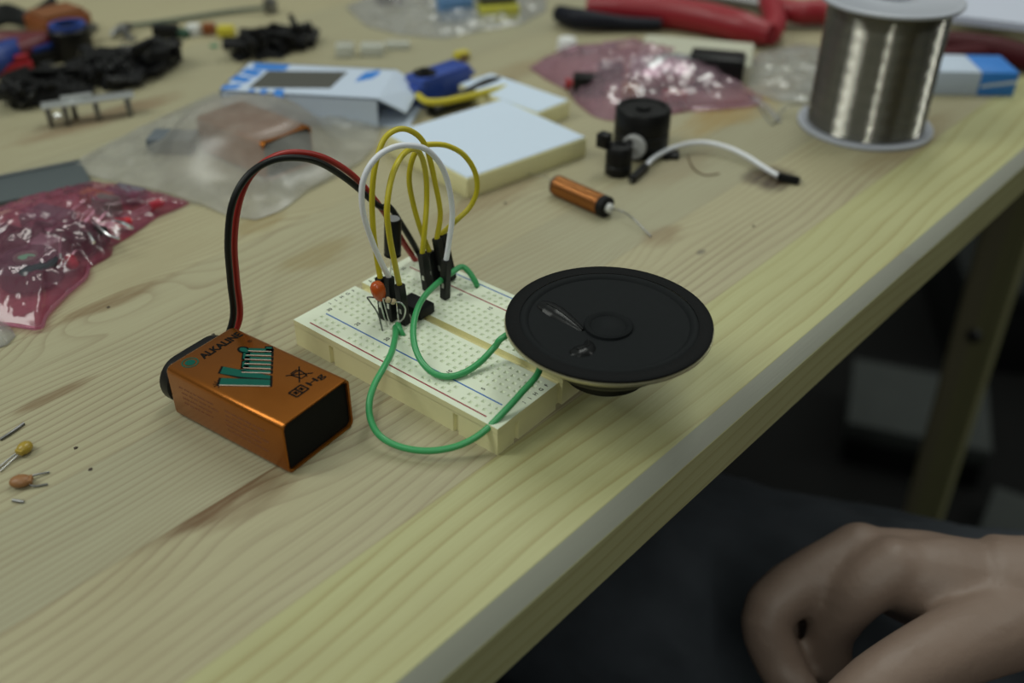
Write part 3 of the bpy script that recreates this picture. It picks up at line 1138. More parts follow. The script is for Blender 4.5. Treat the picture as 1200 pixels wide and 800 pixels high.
# ------------------------------------------------------------------ loudspeaker
spk = thing('loudspeaker', 'round black paper-cone speaker resting on the breadboard corner', 'speaker', SPK)
MSP = Matrix.Translation(SPK)
RS = 28.5
CONE = mat('black_cone_paper', (0.008, 0.0095, 0.0105), 0.7, bump=0.15, scale=50, spec=0.12)
GASKET = mat('black_gasket', (0.005, 0.0055, 0.006), 0.7, bump=0.3, scale=60, spec=.12)
MB().lathe([(RS - 3.9, -0.9), (RS - .3, -1.0), (RS, -.6), (RS, -.15), (RS - .4, .15), (RS - 2.6, .2), (RS - 3.9, -.1)], 96, M=MSP, cap=False).build('gasket', GASKET, spk)
cone = [(RS - 3.7, -.5), (RS - 4.4, .05), (RS - 5.2, .1), (RS - 6.0, -.3), (RS - 6.4, -.75), (18, -1.3), (12.0, -2.0), (7.4, -2.55), (6.7, -2.65)]
MB().lathe(cone[::-1], 96, M=MSP, cap=False).build('cone', CONE, spk)
MB().lathe([(6.9, -2.7), (6.7, -1.9), (6.1, -1.5), (5.4, -1.8), (4.9, -2.3), (4.4, -2.1), (3.2, -1.5), (1.6, -1.2), (0, -1.1)], 64, M=MSP, cap=False).build('dust_cap', CONE, spk)
RIM = mat('pale_frame_edge', (0.50, 0.47, 0.30), .38, .6)
MB().lathe([(RS - 4.5, -2.4), (RS - 1.0, -2.2), (RS + .1, -1.9), (RS + .25, -1.6), (RS + .25, -1.0), (RS - .2, -.9), (RS - 3.9, -.92)], 96, M=MSP, cap=False).build('frame_rim', [RIM], spk)
MB().lathe([(0, -12.6), (14.6, -12.6), (18.2, -11.2), (22.0, -7.6), (23.2, -3.4), (RS - 4.4, -2.3), (0, -2.9)], 96, M=MSP, cap=False).build('basket', BLACK_PLASTIC, spk)
MB().lathe([(0, -18.6), (11.0, -18.6), (12.2, -17.6), (12.2, -13.0), (12.0, -12.4), (0, -12.4)], 64, M=MSP).build('magnet', BLACK_PLASTIC, spk)
# glued lead-out wires: two smooth glossy blobs running out from the voice coil
BLOB = mat('black_glue', (0.006, 0.0065, 0.007), 0.3, spec=.22)


def cone_z(r_):
    pr = sorted(cone)
    for (r0, z0), (r1, z1) in zip(pr, pr[1:]):
        if r0 <= r_ <= r1:
            return z0 + (z1 - z0) * (r_ - r0) / max(1e-6, r1 - r0)
    return -2.6


for px, rad in ((((632, 358), (641, 361), (652, 366), (664, 372), (676, 379), (683, 384)), [1.8, 2.9, 3.1, 2.4, 1.6, 1.0]), (((668, 415), (676, 414), (684, 411), (690, 405), (689, 397)), [1.2, 2.6, 2.9, 2.0, 1.0])):
    ps = []
    for u, v in px:
        q = A(u, v, SPK.z - 1.6)
        rr_ = math.hypot(q.x - SPK.x, q.y - SPK.y)
        q.z = SPK.z + cone_z(rr_) - .4
        ps.append(q)
    mb = MB().tube(ps, rad, 14)
    for v in mb.v:                                   # flatten the bead onto the cone
        rr_ = math.hypot(v.x - SPK.x, v.y - SPK.y)
        zc = SPK.z + cone_z(rr_) - .2
        v.z = zc + (v.z - zc) * .55
    mb.build('glue_bead', BLOB, spk)
    ps2 = [p + V(0, 0, r_ * .45 + .35) for p, r_ in zip(ps[1:], rad[1:])]
    MB().tube(ps2, 0.28, 8).build('lead_out', BLACK_WIRE, spk)
MB().box((-2.2, -5, -.5), (2.2, 5, .5), .2, M=Matrix.Translation(SPK + V(-18.5, 0, -8.2)) @ Matrix.Rotation(.6, 4, 'Y')).build('terminal_tab', mat('tab_board', (.30, .18, .07), .6), spk)

# ------------------------------------------------------------------ solder spool
SPC = A(1012, 149)
SPC = V(23.6, 257.5, 0)
spool = thing('solder_spool', 'large reel of grey solder wire with pale flanges near the table edge', 'spool', SPC)
MP = Matrix.Translation(SPC)
FL = mat('pale_grey_flange', (0.42, 0.44, 0.50), 0.4, var=.04)
HS = 59.0
RF = 30.2
MB().lathe([(9, 0), (RF - .6, 0), (RF, .5), (RF, 1.6), (RF - .5, 2.1), (RF - 1.5, 2.2), (RF - 2.4, 1.7), (9, 1.7)], 96, M=MP, cap=False).build('flange', FL, spool)
MB().lathe([(9, HS - 1.7), (RF - 2, HS - 1.7), (RF - .5, HS - 2.0), (RF, HS - 1.5), (RF, HS - .5), (RF - .6, HS), (RF - 2, HS), (RF - 2.6, HS - .5), (11, HS - .5), (10.5, HS), (9, HS)], 96, M=MP, cap=False).build('flange', FL, spool)
MB().lathe([(9, .2), (10, .2), (10, HS - .3), (9, HS - .3), (9, .2)], 48, M=MP, cap=False).build('core', FL, spool)
SOLD = mat('solder_wire', (0.28, 0.27, 0.24), 0.15, 1.0, var=.15, scale=7)
pr = [(10.2, 1.8)]
z = 1.8
k = 0
pitch = 0.95
while z + pitch < HS - 1.9:
    rr_ = 26.0 + 0.06 * math.sin(k * .9)
    for a in (0.0, .25, .5, .75):
        pr.append((rr_ - .42 + .45 * math.sin(PI * (a * .9 + .05)), z + pitch * a))
    z += pitch
    k += 1
pr.append((10.2, z))
MB().lathe(pr, 96, M=MP, cap=False).build('solder_winding', SOLD, spool, angle=75)
MB().tube([SPC + V(-20, -17, 10), SPC + V(-34, -12, 4), A(905, 145, .6), A(890, 125, .6), A(880, 112, .6)], .45, 8).build('solder_tail', STEEL, spool)

# ------------------------------------------------------------------ copper coil, round component, loose jumper
ca_, cb2 = A(651, 216, 4.1), A(712, 243, 4.1)
coil = thing('wound_coil', 'copper wire coil rod lying on the table right of the white slab', 'coil', ca_ - V(0, 0, 4.1))
dcl = (cb2 - ca_)
MCo = Matrix.Translation(ca_) @ frame_of_z(dcl)
Lk = dcl.length
pr = [(0, 1.2)]
nt_ = 64
for i in range(nt_):
    z0 = 1.2 + (Lk - 4.2) * i / nt_
    dz = (Lk - 4.2) / nt_
    pr += [(3.95, z0 + .02), (4.1, z0 + dz * .5), (3.95, z0 + dz * .98)]
pr.append((0, Lk - 3.0))
MB().lathe(pr, 36, M=MCo).build('copper_winding', mat('copper_wire', (0.40, 0.165, 0.055), .3, .9), coil, angle=70)
MB().lathe([(0, -.2), (3.6, -.2), (4.0, .3), (4.0, 1.2), (0, 1.2)], 30, M=MCo).build('end_sleeve', mat('brown_sleeve', (.09, .04, .02), .5), coil)
MB().lathe([(0, Lk - 3.0), (4.1, Lk - 3.0), (4.15, Lk - .2), (3.6, Lk + .2), (0, Lk + .2)], 30, M=MCo).build('end_sleeve', BLACK_MATTE, coil)
MB().lathe([(0, Lk + .2), (1.9, Lk + .2), (1.9, Lk + 1.6), (1.2, Lk + 2.1), (0, Lk + 2.1)], 20, M=MCo).build('core_tip', WHITE_PLASTIC, coil)
MB().tube([cb2 + dcl.normalized() * 2, A(728, 247, 3.2), A(742, 256, 3.0), A(753, 267, 1.5), A(763, 277, .4)], .3, 8).build('lead', DARK_STEEL, coil)
MB().tube([ca_, A(640, 207, 4), A(625, 204, 2.5), A(608, 203, .5)], .22, 8).build('lead', STEEL, coil)

rcb = A(750, 176)
rcomp = thing('control_knob_unit', 'round black plastic part with grey side disc behind the copper coil', 'component', rcb)
MB().lathe([(0, 0), (11.6, 0), (12, .6), (12, 9), (11.4, 9.6), (11.4, 10.4), (12, 11), (12, 19), (11.2, 20), (9.6, 20), (9.2, 19.2), (3.2, 19.2), (3.2, 20.4), (0, 20.4)], 48, M=Matrix.Translation(rcb)).build('drum', BLACK_PLASTIC, rcomp)
tocam = V((CP - rcb).x, (CP - rcb).y, 0).normalized()
side = V(-tocam.y, tocam.x, 0)                              # image left
if side.dot(CR[0]) > 0:
    side = -side
dc = onplane(742, 173, rcb + tocam * 14.5, tocam)
MB().lathe([(0, -2.6), (4.9, -2.6), (5.2, -2.2), (5.2, 0), (4.8, .4), (1.6, .4), (1.4, 1.4), (0, 1.4)], 36, M=Matrix.Translation(dc) @ frame_of_z((tocam + side * .3))).build('disc', mat('grey_disc', (.42, .42, .42), .4), rcomp)
sb = A(724, 203)
MB().lathe([(0, 0), (5.2, 0), (5.6, .5), (5.6, 4), (5.2, 4.4), (5.2, 5), (5.6, 5.4), (5.6, 11.5), (4.8, 12.6), (2.6, 12.8), (2.4, 12.0), (0, 12.0)], 32, M=Matrix.Translation(sb)).build('small_drum', BLACK_PLASTIC, rcomp)
MB().box((-4, -3, 0), (4, 3, 2.4), .6, M=place(-side, A(785, 184), (0, 0, 1))).build('foot', BLACK_PLASTIC, rcomp)
MB().tube([rcb + V(0, 0, 1.2), A(785, 184, 1.2)], 2.0, 8).build('arm', BLACK_PLASTIC, rcomp)
nb = onplane(708, 164, sb, tocam)
MB().box((-2.5, -2.5, -3), (2.5, 2.5, 3), .5, M=Matrix.Translation(nb)).build('lug', BLACK_PLASTIC, rcomp)
MB().tube([nb, sb + V(0, 0, 9), rcb + V(0, 0, 10)], 1.8, 8, smooth=0).build('bracket', BLACK_PLASTIC, rcomp)

jl_ = thing('jumper_wire', 'loose white jumper wire with black plugs lying right of the round black part', 'jumper wire', A(822, 175))
for (u1, v1, u2, v2) in ((740, 211, 757, 195), (937, 212, 912, 206)):
    b, tp = A(u1, v1, 1.6), A(u2, v2, 2.2)
    mb = MB()
    M, L = housing(mb, b, tp, 2.9)
    h = mb.build('plug_housing', BLACK_PLASTIC, jl_)
    MB().box((-.32, -.32, -1.2), (.32, .32, .2), M=M).build('pin', STEEL, h)
MB().tube([A(757, 195, 2.2), A(765, 186, 2.6), A(782, 176, 3.4), A(803, 169, 4.2), A(825, 167, 4.6), A(850, 172, 4.2), A(873, 182, 3.4), A(895, 196, 2.6), A(912, 206, 2.2)], 1.05, 10).build('wire', WHITE_WIRE, jl_)
tag(MB().tube([A(806, 182, .4), A(810, 193, .4), A(817, 201, .4), A(828, 205, .4), A(843, 203, .4)], .28, 8).build('wire_offcut', mat('brown_wire', (.16, .1, .05), .4, .5)), 'fine curved brown wire offcut under the loose white jumper', 'wire')
tag(MB().tube([A(0, 515, .4), A(14, 506, .6), A(28, 496, .4)], .45, 8).build('wire_offcut', DARK_STEEL), 'thin grey wire offcut above the yellow capacitor at the left', 'wire')
tag(MB().tube([A(15, 586, .3), A(22, 587, .4), A(28, 588, .3)], .45, 8).build('wire_offcut', DARK_STEEL), 'tiny grey wire offcut below the brown capacitor', 'wire')
CR_M = mat('dark_crumb', (.05, .035, .025), .8)
for i, (u, v, lb) in enumerate(((89, 525, 'dark speck on bare wood right of the yellow capacitor'), (106, 550, 'dark speck on bare wood right of the brown capacitor'), (250, 392, 'dark speck just behind the orange battery'), (127, 360, 'dark speck on the brown grain below the pink bag'), (883, 265, 'dark speck on bare wood right of the copper coil'), (592, 238, 'dark speck on the wood left of the copper coil'))):
    q = A(u, v, 0)
    b = bmesh.new()
    bmesh.ops.create_icosphere(b, subdivisions=2, radius=.55)
    for vv in b.verts:
        vv.co *= 1 + .5 * noise.noise(vv.co * 3 + V(i, 0, 0))
        vv.co.z = abs(vv.co.z) * .6
    tag(MB().bm(b, 0, Matrix.Translation(q)).build('crumb', CR_M), lb, 'crumb')

# two little capacitors at the left edge
def bead_cap(name, label, c, d, size, m, leads, legm):
    t = thing(name, label, 'capacitor', V(c.x, c.y, 0))
    M = place(d, c)
    mb = MB()
    mb.ball((0, 0, 0), (size[0], size[1], size[2]), M=None)
    mb.box((-size[0] * 1.05, -size[1] * .62, -size[2] * .5), (-size[0] * .4, size[1] * .62, size[2] * .5), .3)
    mb.v = [M @ v for v in mb.v]
    mb.build('body', m, t)
    for pts in leads:
        MB().tube(pts, .27, 8).build('leg', legm, t)


c1 = A(29, 524.5, 1.7)
bead_cap('ceramic_capacitor', 'small yellow bead capacitor lying at the left table area', c1, A(34, 520) - A(20, 532), (2.3, 1.9, 1.6), mat('yellow_lacquer', (.36, .25, .03), .3),
         [[c1, A(14, 535, .9), A(-6, 551, .4)], [c1, A(20, 534, .9), A(0, 552, .4)]], STEEL)
c2 = A(24, 563.5, 1.5)
bead_cap('ceramic_capacitor', 'small brown capacitor with two stubby legs below the yellow one', c2, A(20, 564) - A(40, 561.5), (2.8, 2.1, 1.5), mat('tan_lacquer', (.27, .125, .045), .45),
         [[c2, A(36, 558, 1.2), A(45, 555.5, .8), A(58, 553, .4)], [c2, A(34, 567, 1.0), A(40, 569.5, .6), A(56, 567, .4)]], DARK_STEEL)

# ------------------------------------------------------------------ white-backed board, strip, blue servo and cables
def slab(name, label, fl, fr, depth, h, mside, mtop, inset=.6, cat='breadboard'):
    M, L = block_frame(fl, fr)
    t = thing(name, label, cat, fl)
    MB().box((0, 0, 0), (L, depth, h - .5), .4, M=M, seg=2).build('body', mside, t)
    MB().box((inset, inset, h - .5), (L - inset, depth - inset, h), .12, M=M, seg=1).build('backing_sheet', mtop, t)
    return t


BACK = mat('white_foam_backing', (0.59, 0.69, 0.83), .7, var=.03)
fl, fr = A(547, 209, 9.0), A(688, 160, 9.0)
fl.z = fr.z = 0
slab('breadboard', 'upside-down cream breadboard showing a plain white back', fl, fr, 57, 9.0, CREAM, BACK)
fl, fr = A(630, 132, 8.5), A(668, 117, 8.5)
fl.z = fr.z = 0
slab('breadboard_rail_strip', 'narrow white strip lying behind the upside-down white board', fl, fr, 52, 8.5, CREAM, BACK, cat='breadboard strip')

servo = thing('micro_servo', 'small blue plastic motor box with black cables before it', 'servo motor', A(523, 112))
MV, LV = block_frame(A(497, 128, 0), A(553, 108, 0))
mv = MB().box((0, 0, 0), (LV, 13, 14), .8, M=MV)
mv.box((-3.5, 1, 8), (LV + 3.5, 12, 10.2), .3, M=MV)
mv.build('case', mat('blue_case', (0.03, 0.07, 0.33), .3), servo)
MB().lathe([(0, 14), (5.5, 14), (5.5, 15), (2.4, 15.2), (2.4, 16.5), (0, 16.5)], 24, M=MV @ Matrix.Translation(V(7, 6.5, 0))).build('gear_boss', BLACK_PLASTIC, servo)
for i, (pts, m, lb) in enumerate((
        ([A(490, 112, 8), A(500, 119, 9.5), A(520, 119, 10), A(545, 114, 10), A(570, 108, 9), A(592, 103, 7)], YELLOW_WIRE, 'yellow cable running in front of the blue motor box'),
        ([A(500, 127, 3), A(525, 121, 4), A(550, 110, 6), A(575, 98, 7), A(596, 100, 3), A(600, 106, 2)], BLACK_WIRE, 'thick black cable curving right of the blue motor box'),
        ([A(508, 131, 2.5), A(540, 116, 3), A(570, 104, 4), A(590, 97, 4), A(604, 102, 2.5)], BLACK_WIRE, 'black cable along the back edge of the white board'),
        ([A(480, 112, 4), A(482, 98, 9), A(492, 88, 12), A(500, 92, 12)], YELLOW_WIRE, 'pale yellow wire hooped at the white box flap'))):
    tag(MB().tube(pts, (1.7, 3.2, 2.6, 1.0)[i], 10).build('cable', m), lb, 'cable')
ypc = thing('plug_connector', 'small yellow and brown plug standing behind the blue motor box', 'connector', A(544, 68))
MY = place(A(552, 64) - A(536, 68), A(537, 72))
MB().box((0, 0, 0), (8, 5, 4), .5, M=MY).build('body', YELLOW_PLASTIC, ypc)
MB().box((1, -3, 0), (5, 0, 3), .4, M=MY).build('latch', mat('brown_plastic', (.12, .07, .03), .5), ypc)

# ------------------------------------------------------------------ white carton with blue print
BXH = 14.0
bfl, bfr, bbl = A(257, 106, BXH), A(441, 116, BXH), A(298, 73, BXH)
bfl.z = bfr.z = bbl.z = 0
MX, LX = block_frame(bfl, bfr)
dx_ = (bbl - bfl)
DX = abs(dx_.dot((MX.to_3x3() @ V(0, 1, 0))))
carton = thing('product_carton', 'flat white cardboard box with blue print and a dark label window', 'box', bfl)
CARD = mat('white_card', (0.52, 0.60, 0.73), .6, var=.03)
CARD_IN = mat('card_inside', (0.20, 0.20, 0.18), .8)
mb = MB()
w_ = .8
mb.box((0, 0, 0), (LX, w_, BXH), 0, M=MX)
mb.box((0, DX - w_, 0), (LX, DX, BXH), 0, M=MX)
mb.box((0, 0, 0), (w_, DX, BXH), 0, M=MX)
mb.box((0, 0, BXH - w_), (LX, DX, BXH), 0, M=MX)
mb.box((0, 0, 0), (LX, DX, w_), 0, M=MX)
mb.build('sleeve', CARD, carton, smooth=False)
fp = [V(LX, 1, BXH), V(LX, DX, BXH), V(LX + 13, DX - 4, BXH - 6), V(LX + 12, 6, BXH - 8)]
fp = [MX @ p for p in fp]
MB().add(fp + [p + V(0, 0, -.7) for p in fp], [(0, 1, 2, 3), (7, 6, 5, 4), (0, 4, 5, 1), (1, 5, 6, 2), (2, 6, 7, 3), (3, 7, 4, 0)]).build('flap', CARD, carton, smooth=False)
fp = [MX @ p for p in (V(LX, 1, .8), V(LX + 14, 2, .8), V(LX + 14, DX - 6, .8), V(LX, DX, .8))]
MB().add(fp + [p + V(0, 0, -.7) for p in fp], [(0, 1, 2, 3), (7, 6, 5, 4), (0, 4, 5, 1), (1, 5, 6, 2), (2, 6, 7, 3), (3, 7, 4, 0)]).build('flap', CARD, carton, smooth=False)
BLUE_PRINT = mat('blue_print', (0.03, 0.20, 0.62), .5)


def quad_px(mb, pts, z, th=.06):
    q = [A(u, v, z) for u, v in pts]
    n = len(q)
    mb.add(q + [p + V(0, 0, th) for p in q], [tuple(range(n)), tuple(range(2 * n - 1, n - 1, -1))] + [(k, (k + 1) % n, n + (k + 1) % n, n + k) for k in range(n)])


lab = MB()
quad_px(lab, [(291, 103), (387, 103.5), (408, 84), (314, 83)], BXH)
lab.build('label_window', mat('dark_label', (.075, .075, .065), .5), carton, smooth=False)
bp_ = MB()
for q in ([(298, 74), (340, 76), (334, 82.5), (314, 82.5), (296, 81)], [(290, 80), (308, 84), (300, 90), (281, 86)], [(277, 88), (297, 92), (288, 97), (268, 94)], [(262, 100), (285, 98), (278, 104), (258, 105)],
          [(322, 104.5), (333, 104.5), (331, 114), (320, 113)], [(306, 104.5), (314, 104.5), (311, 110), (304, 109)], [(292, 104.5), (299, 104.5), (297, 108), (291, 107)],
          ):
    bp_ = MB()
    quad_px(bp_, q, BXH)
    bp_.build('blue_print', BLUE_PRINT, carton, smooth=False)
bp_ = MB()
quad_px(bp_, [(428, 85), (446, 82), (444, 87), (436, 92), (416, 96), (421, 90)], BXH)
bp_.build('blue_emblem', BLUE_PRINT, carton, smooth=False)

# pale little connectors behind the carton
for (u, v, w, d, h, lb) in ((405, 66, 9, 7, 7, 'pale connector block behind the white carton, nearer its label'), (437, 64, 12, 7, 6, 'pale connector block behind the white carton, nearer its open flap'), (466, 57, 13, 5, 4, 'low pale connector farthest from the carton label')):
    t = thing('terminal_block', lb, 'connector', A(u, v))
    M = place((.8, .6, 0), A(u, v))
    MB().box((-w / 2, -d / 2, 0), (w / 2, d / 2, h), .6, M=M).build('body', mat('pale_nylon', (.55, .56, .50), .5), t)
    for k in (-1, 0, 1):
        MB().lathe([(0, h), (1.1, h), (1.1, h + .5), (0, h + .5)], 12, M=M @ Matrix.Translation(V(k * w / 3.4, 0, 0))).build('screw', STEEL, t)

# ------------------------------------------------------------------ grey folder and silver bracket on the left
g_fl, g_fr = A(-60, 247, 3), A(108, 212, 3)
g_fl.z = g_fr.z = 0
MG, LG = block_frame(g_fl, g_fr)
gd = (A(92, 184, 3) - A(108, 212, 3)).length
folder = thing('grey_pouch', 'flat dark grey pouch under the clear bag at the left', 'pouch', g_fl)
mg = MB()
mg.box((0, 0, 0), (LG, gd, 2.4), .8, M=MG)
mg.build('sheet', mat('grey_poly', (0.075, 0.092, 0.098), .38, var=.05), folder)
MB().box((2, gd - 4, 2.4), (LG - 2, gd - 2.5, 2.9), .2, M=MG).build('seal', mat('grey_seal', (.11, .12, .125), .4), folder)

brk = thing('metal_bracket', 'silver strip on short dark legs before the black heap', 'bracket', A(75, 150))
q0, q1 = A(60, 150), A(160, 136)
MBk, LB = block_frame(q0, q1)
SILV = mat('brushed_silver', (.62, .64, .64), .35, .85)
MB().box((-2, 0, 8.6), (LB + 1, 8, 9.8), .3, M=MBk).build('plate', SILV, brk)
MB().box((LB * .18, 5, 9.8), (LB * .55, 8.5, 11.4), .3, M=MBk).build('raised_strip', SILV, brk)
for x_, y_ in ((0.5, 1), (7.5, 1), (LB * .56, 1), (LB - 2.5, 1), (LB - 2.5, 7), (LB * .3, 7)):
    MB().box((x_ - 1.3, y_ - 1.0, 0), (x_ + 1.3, y_ + 1.0, 8.7), .2, M=MBk).build('leg', DARK_STEEL, brk)
MB().ball(MBk @ V(4, -1.2, 5.2), 2.0).build('ball_stud', mat('polished_steel', (.8, .8, .8), .12, 1.0), brk)

# ------------------------------------------------------------------ heaps of black pin connectors
def header_proto(name, n, label, group):
    t = thing(name, label, 'connector', (0, 0, 0), group)
    w = n * 2.54
    mb = MB()
    for k in range(n):
        mb.box((-w / 2 + k * 2.54 + .06, -1.27, 0), (-w / 2 + (k + 1) * 2.54 - .06, 1.27, 8.3), .25, seg=1)
    mb.build('housing', BLACK_PLASTIC, t)
    pm = MB()
    for k in range(n):
        x = -w / 2 + (k + .5) * 2.54
        pm.box((x - .3, -.3, -2.6), (x + .3, .3, 0))
    pm.build('pins', DARK_STEEL, t)
    return t


def chip_proto(name, label, group):
    t = thing(name, label, 'chip', (0, 0, 0), group)
    MB().prism([(-9, -3.2), (9, -3.2), (9, 3.2), (-9, 3.2)], .6, 4, bev=.3).build('package', BLACK_MATTE, t)
    pm = MB()
    for sx in (-1, 1):
        for k in range(7):
            x = (k - 3) * 2.54
            pm.box((x - .3, sx * 3.8 - .15, -2.4), (x + .3, sx * 3.8 + .15, 2.2))
    pm.build('pins', DARK_STEEL, t)
    return t


def heap(px, count, label_a, label_b, group, seed, zmax, scatter):
    r_ = random.Random(seed)
    pa = header_proto('pin_socket', 6, label_a, group + ', sockets')
    pb = chip_proto('logic_chip', label_b, group + ', chips')
    first = {0: True, 1: True}
    for i in range(count):
        t = r_.random()
        k = min(int(t * (len(px) - 1)), len(px) - 2)
        f = t * (len(px) - 1) - k
        u = px[k][0] * (1 - f) + px[k + 1][0] * f
        v = px[k][1] * (1 - f) + px[k + 1][1] * f
        wv = px[k][2] * (1 - f) + px[k + 1][2] * f
        p = A(u, v, 0)
        off = V(r_.gauss(0, 1), r_.gauss(0, 1), 0) * wv * .33
        p += off
        edge = max(0, 1 - off.length / (wv * .75))
        p.z = 2.7 + r_.random() * zmax * edge
        rot = (r_.uniform(-.5, .5) + r_.choice((0, PI / 2, PI / 2)), r_.uniform(-.35, .35), r_.uniform(0, 2 * PI))
        kind = 0 if r_.random() < .68 else 1
        src = (pa, pb)[kind]
        if first[kind]:
            src.location = p * S
            src.rotation_euler = rot
            first[kind] = False
        else:
            dup(src, p, rot)


heap([(22, 126, 8), (60, 112, 15), (100, 98, 19), (135, 90, 19), (170, 88, 13), (198, 76, 5)], 70, 'black pin socket strip in the heap behind the silver bracket', 'black many-legged chip in the heap behind the silver bracket', 'black parts behind the silver bracket', 5, 13, 1)
heap([(284, 68, 7), (310, 60, 11), (335, 57, 10), (360, 52, 5)], 30, 'black pin socket strip in the heap behind the white carton', 'black many-legged chip in the heap behind the white carton', 'black parts behind the white carton', 8, 7, 1)

# ------------------------------------------------------------------ tools at the far left
t = thing('plastic_case', 'orange plastic block at the far left corner', 'case', A(80, 40))
M, L = block_frame(A(58, 52), A(112, 38))
MB().box((0, 0, 0), (L, 24, 12), 1.5, M=M).build('body', ORANGE_PLASTIC, t)
MB().box((2, 2, 12), (L - 2, 22, 14), .8, M=M).build('lid', mat('dull_orange', (.20, .07, .02), .5), t)
t = thing('pliers', 'dark red handled pliers pointing at the orange block', 'pliers', A(45, 60))
for pts in ([A(8, 66, 7), A(35, 56, 8), A(62, 48, 8), A(84, 44, 7)], [A(-20, 52, 6), A(5, 50, 8), A(40, 48, 8), A(84, 44, 7)]):
    MB().tube(pts, [5.5, 6, 5, 3.5], 12).build('handle', mat('crimson_grip', (.11, .010, .016), .45), t)
MB().tube([A(84, 44, 7), A(96, 38, 7), A(112, 32, 6)], [5.5, 5, 2], 10).build('jaw', DARK_STEEL, t)
t = thing('trimmer_cap', 'squat black cylinder with a blue rim beside the red pliers', 'component', A(88, 66))
q = A(88, 67)
MB().lathe([(0, 0), (10, 0), (10.5, .6), (10.5, 15), (9.5, 16), (0, 16)], 30, M=Matrix.Translation(q)).build('drum', BLACK_PLASTIC, t)
MB().lathe([(6.5, 16), (9.2, 16), (9.2, 18), (6.5, 18), (6.5, 16)], 30, M=Matrix.Translation(q), cap=False).build('blue_ring', BLUE_PLASTIC, t)
t = thing('screwdriver', 'blue handled screwdriver at the left frame edge', 'screwdriver', A(10, 70))
MB().tube([A(-30, 82, 7), A(-5, 70, 8), A(15, 60, 8), A(24, 54, 7)], [6, 7.5, 6.5, 4], 12).build('handle', BLUE_PLASTIC, t)
MB().tube([A(24, 54, 7), A(50, 42, 4)], 1.8, 8).build('shaft', STEEL, t)
t = thing('electronic_module', 'dark block with a blue top below the red pliers', 'module', A(55, 75))
M, L = block_frame(A(40, 81), A(78, 72))
MB().box((0, 0, 0), (L, 12, 7), .8, M=M).build('body', BLACK_PLASTIC, t)
MB().box((3, 3, 7), (L - 3, 10, 9.5), .5, M=M).build('blue_top', BLUE_PLASTIC, t)
M, L = block_frame(A(-30, 97), A(42, 86))
t = thing('plastic_clip', 'long red plastic bar at the left edge nearest the black heap', 'clip', A(10, 92))
MB().box((0, 0, 0), (L, 9, 6), 1.2, M=M).build('bar', RED_PLASTIC, t)
MB().box((L - 8, 2, 6), (L - 1, 7, 9), .8, M=M).build('catch', RED_PLASTIC, t)
t = thing('cable_bundle', 'black cable bundle at the upper left corner', 'cable', A(30, 30))
for k in range(4):
    MB().tube([A(-30, 38 - k * 4, 3 + k), A(5, 24 - k * 5, 6 + k * 2), A(35, 26 - k * 3, 5 + k), A(62, 12 - k * 4, 4 + k)], 2.6, 8).build('strand', BLACK_WIRE, t)

# strip of little parts behind: clip lead, capacitors
t = thing('test_lead', 'thin grey green lead with a clip lying at the back left', 'lead', A(150, 40))
MB().tube([A(152, 30, 3), A(185, 26, 2), A(225, 20, 2), A(265, 14, 2), A(300, 10, 3), A(322, 8, 4)], 1.3, 8).build('lead', mat('grey_green', (.10, .13, .10), .5), t)
MB().tube([A(130, 42, 3), A(142, 34, 5), A(153, 31, 4)], [1.2, 3, 2], 8).build('clip', DARK_STEEL, t)
MB().tube([A(153, 31, 4), A(148, 42, 2), A(158, 47, 1)], 1.4, 8).build('clip_arm', DARK_STEEL, t)
MB().box((-3, -3, 0), (3, 3, 9), .6, M=Matrix.Translation(A(318, 16))).build('end_plug', DARK_STEEL, t)
for (u, v, m, nm, lb, sz) in ((196, 44, BLACK_PLASTIC, 'relay_block', 'black block at the left of the row behind the black heap', (14, 7, 7)), (213, 43, mat('green_board', (.02, .07, .04), .5), 'circuit_board', 'tiny dark green board in the row behind the black heap', (10, 8, 4)),
                              (228, 41, WHITE_PLASTIC, 'nylon_cap', 'small white cap in the row behind the black heap', (7, 6, 6)), (246, 40, ORANGE_PLASTIC, 'film_capacitor', 'small orange block in the row behind the black heap', (7, 6, 6)),
                              (266, 43, YELLOW_PLASTIC, 'film_capacitor', 'small yellow block ending the row behind the black heap', (9, 7, 6))):
    t = thing(nm, lb, 'component', A(u, v))
    M = place((.8, .6, 0), A(u, v))
    MB().box((-sz[0] / 2, -sz[1] / 2, 0), (sz[0] / 2, sz[1] / 2, sz[2]), .9, M=M).build('body', m, t)
    for k in (-1, 1):
        MB().tube([M @ V(k * sz[0] * .3, -sz[1] / 2, 1), M @ V(k * sz[0] * .32, -sz[1] / 2 - 4, .4)], .35, 6).build('leg', STEEL, t)
t = thing('chip_fragment', 'tiny green flake between the two black heaps', 'fragment', A(251, 55))
MB().box((-2, -1.5, 0), (2, 1.5, 1.2), .3, M=Matrix.Translation(A(251, 55))).build('flake', mat('green_flake', (.06, .25, .14), .5), t)

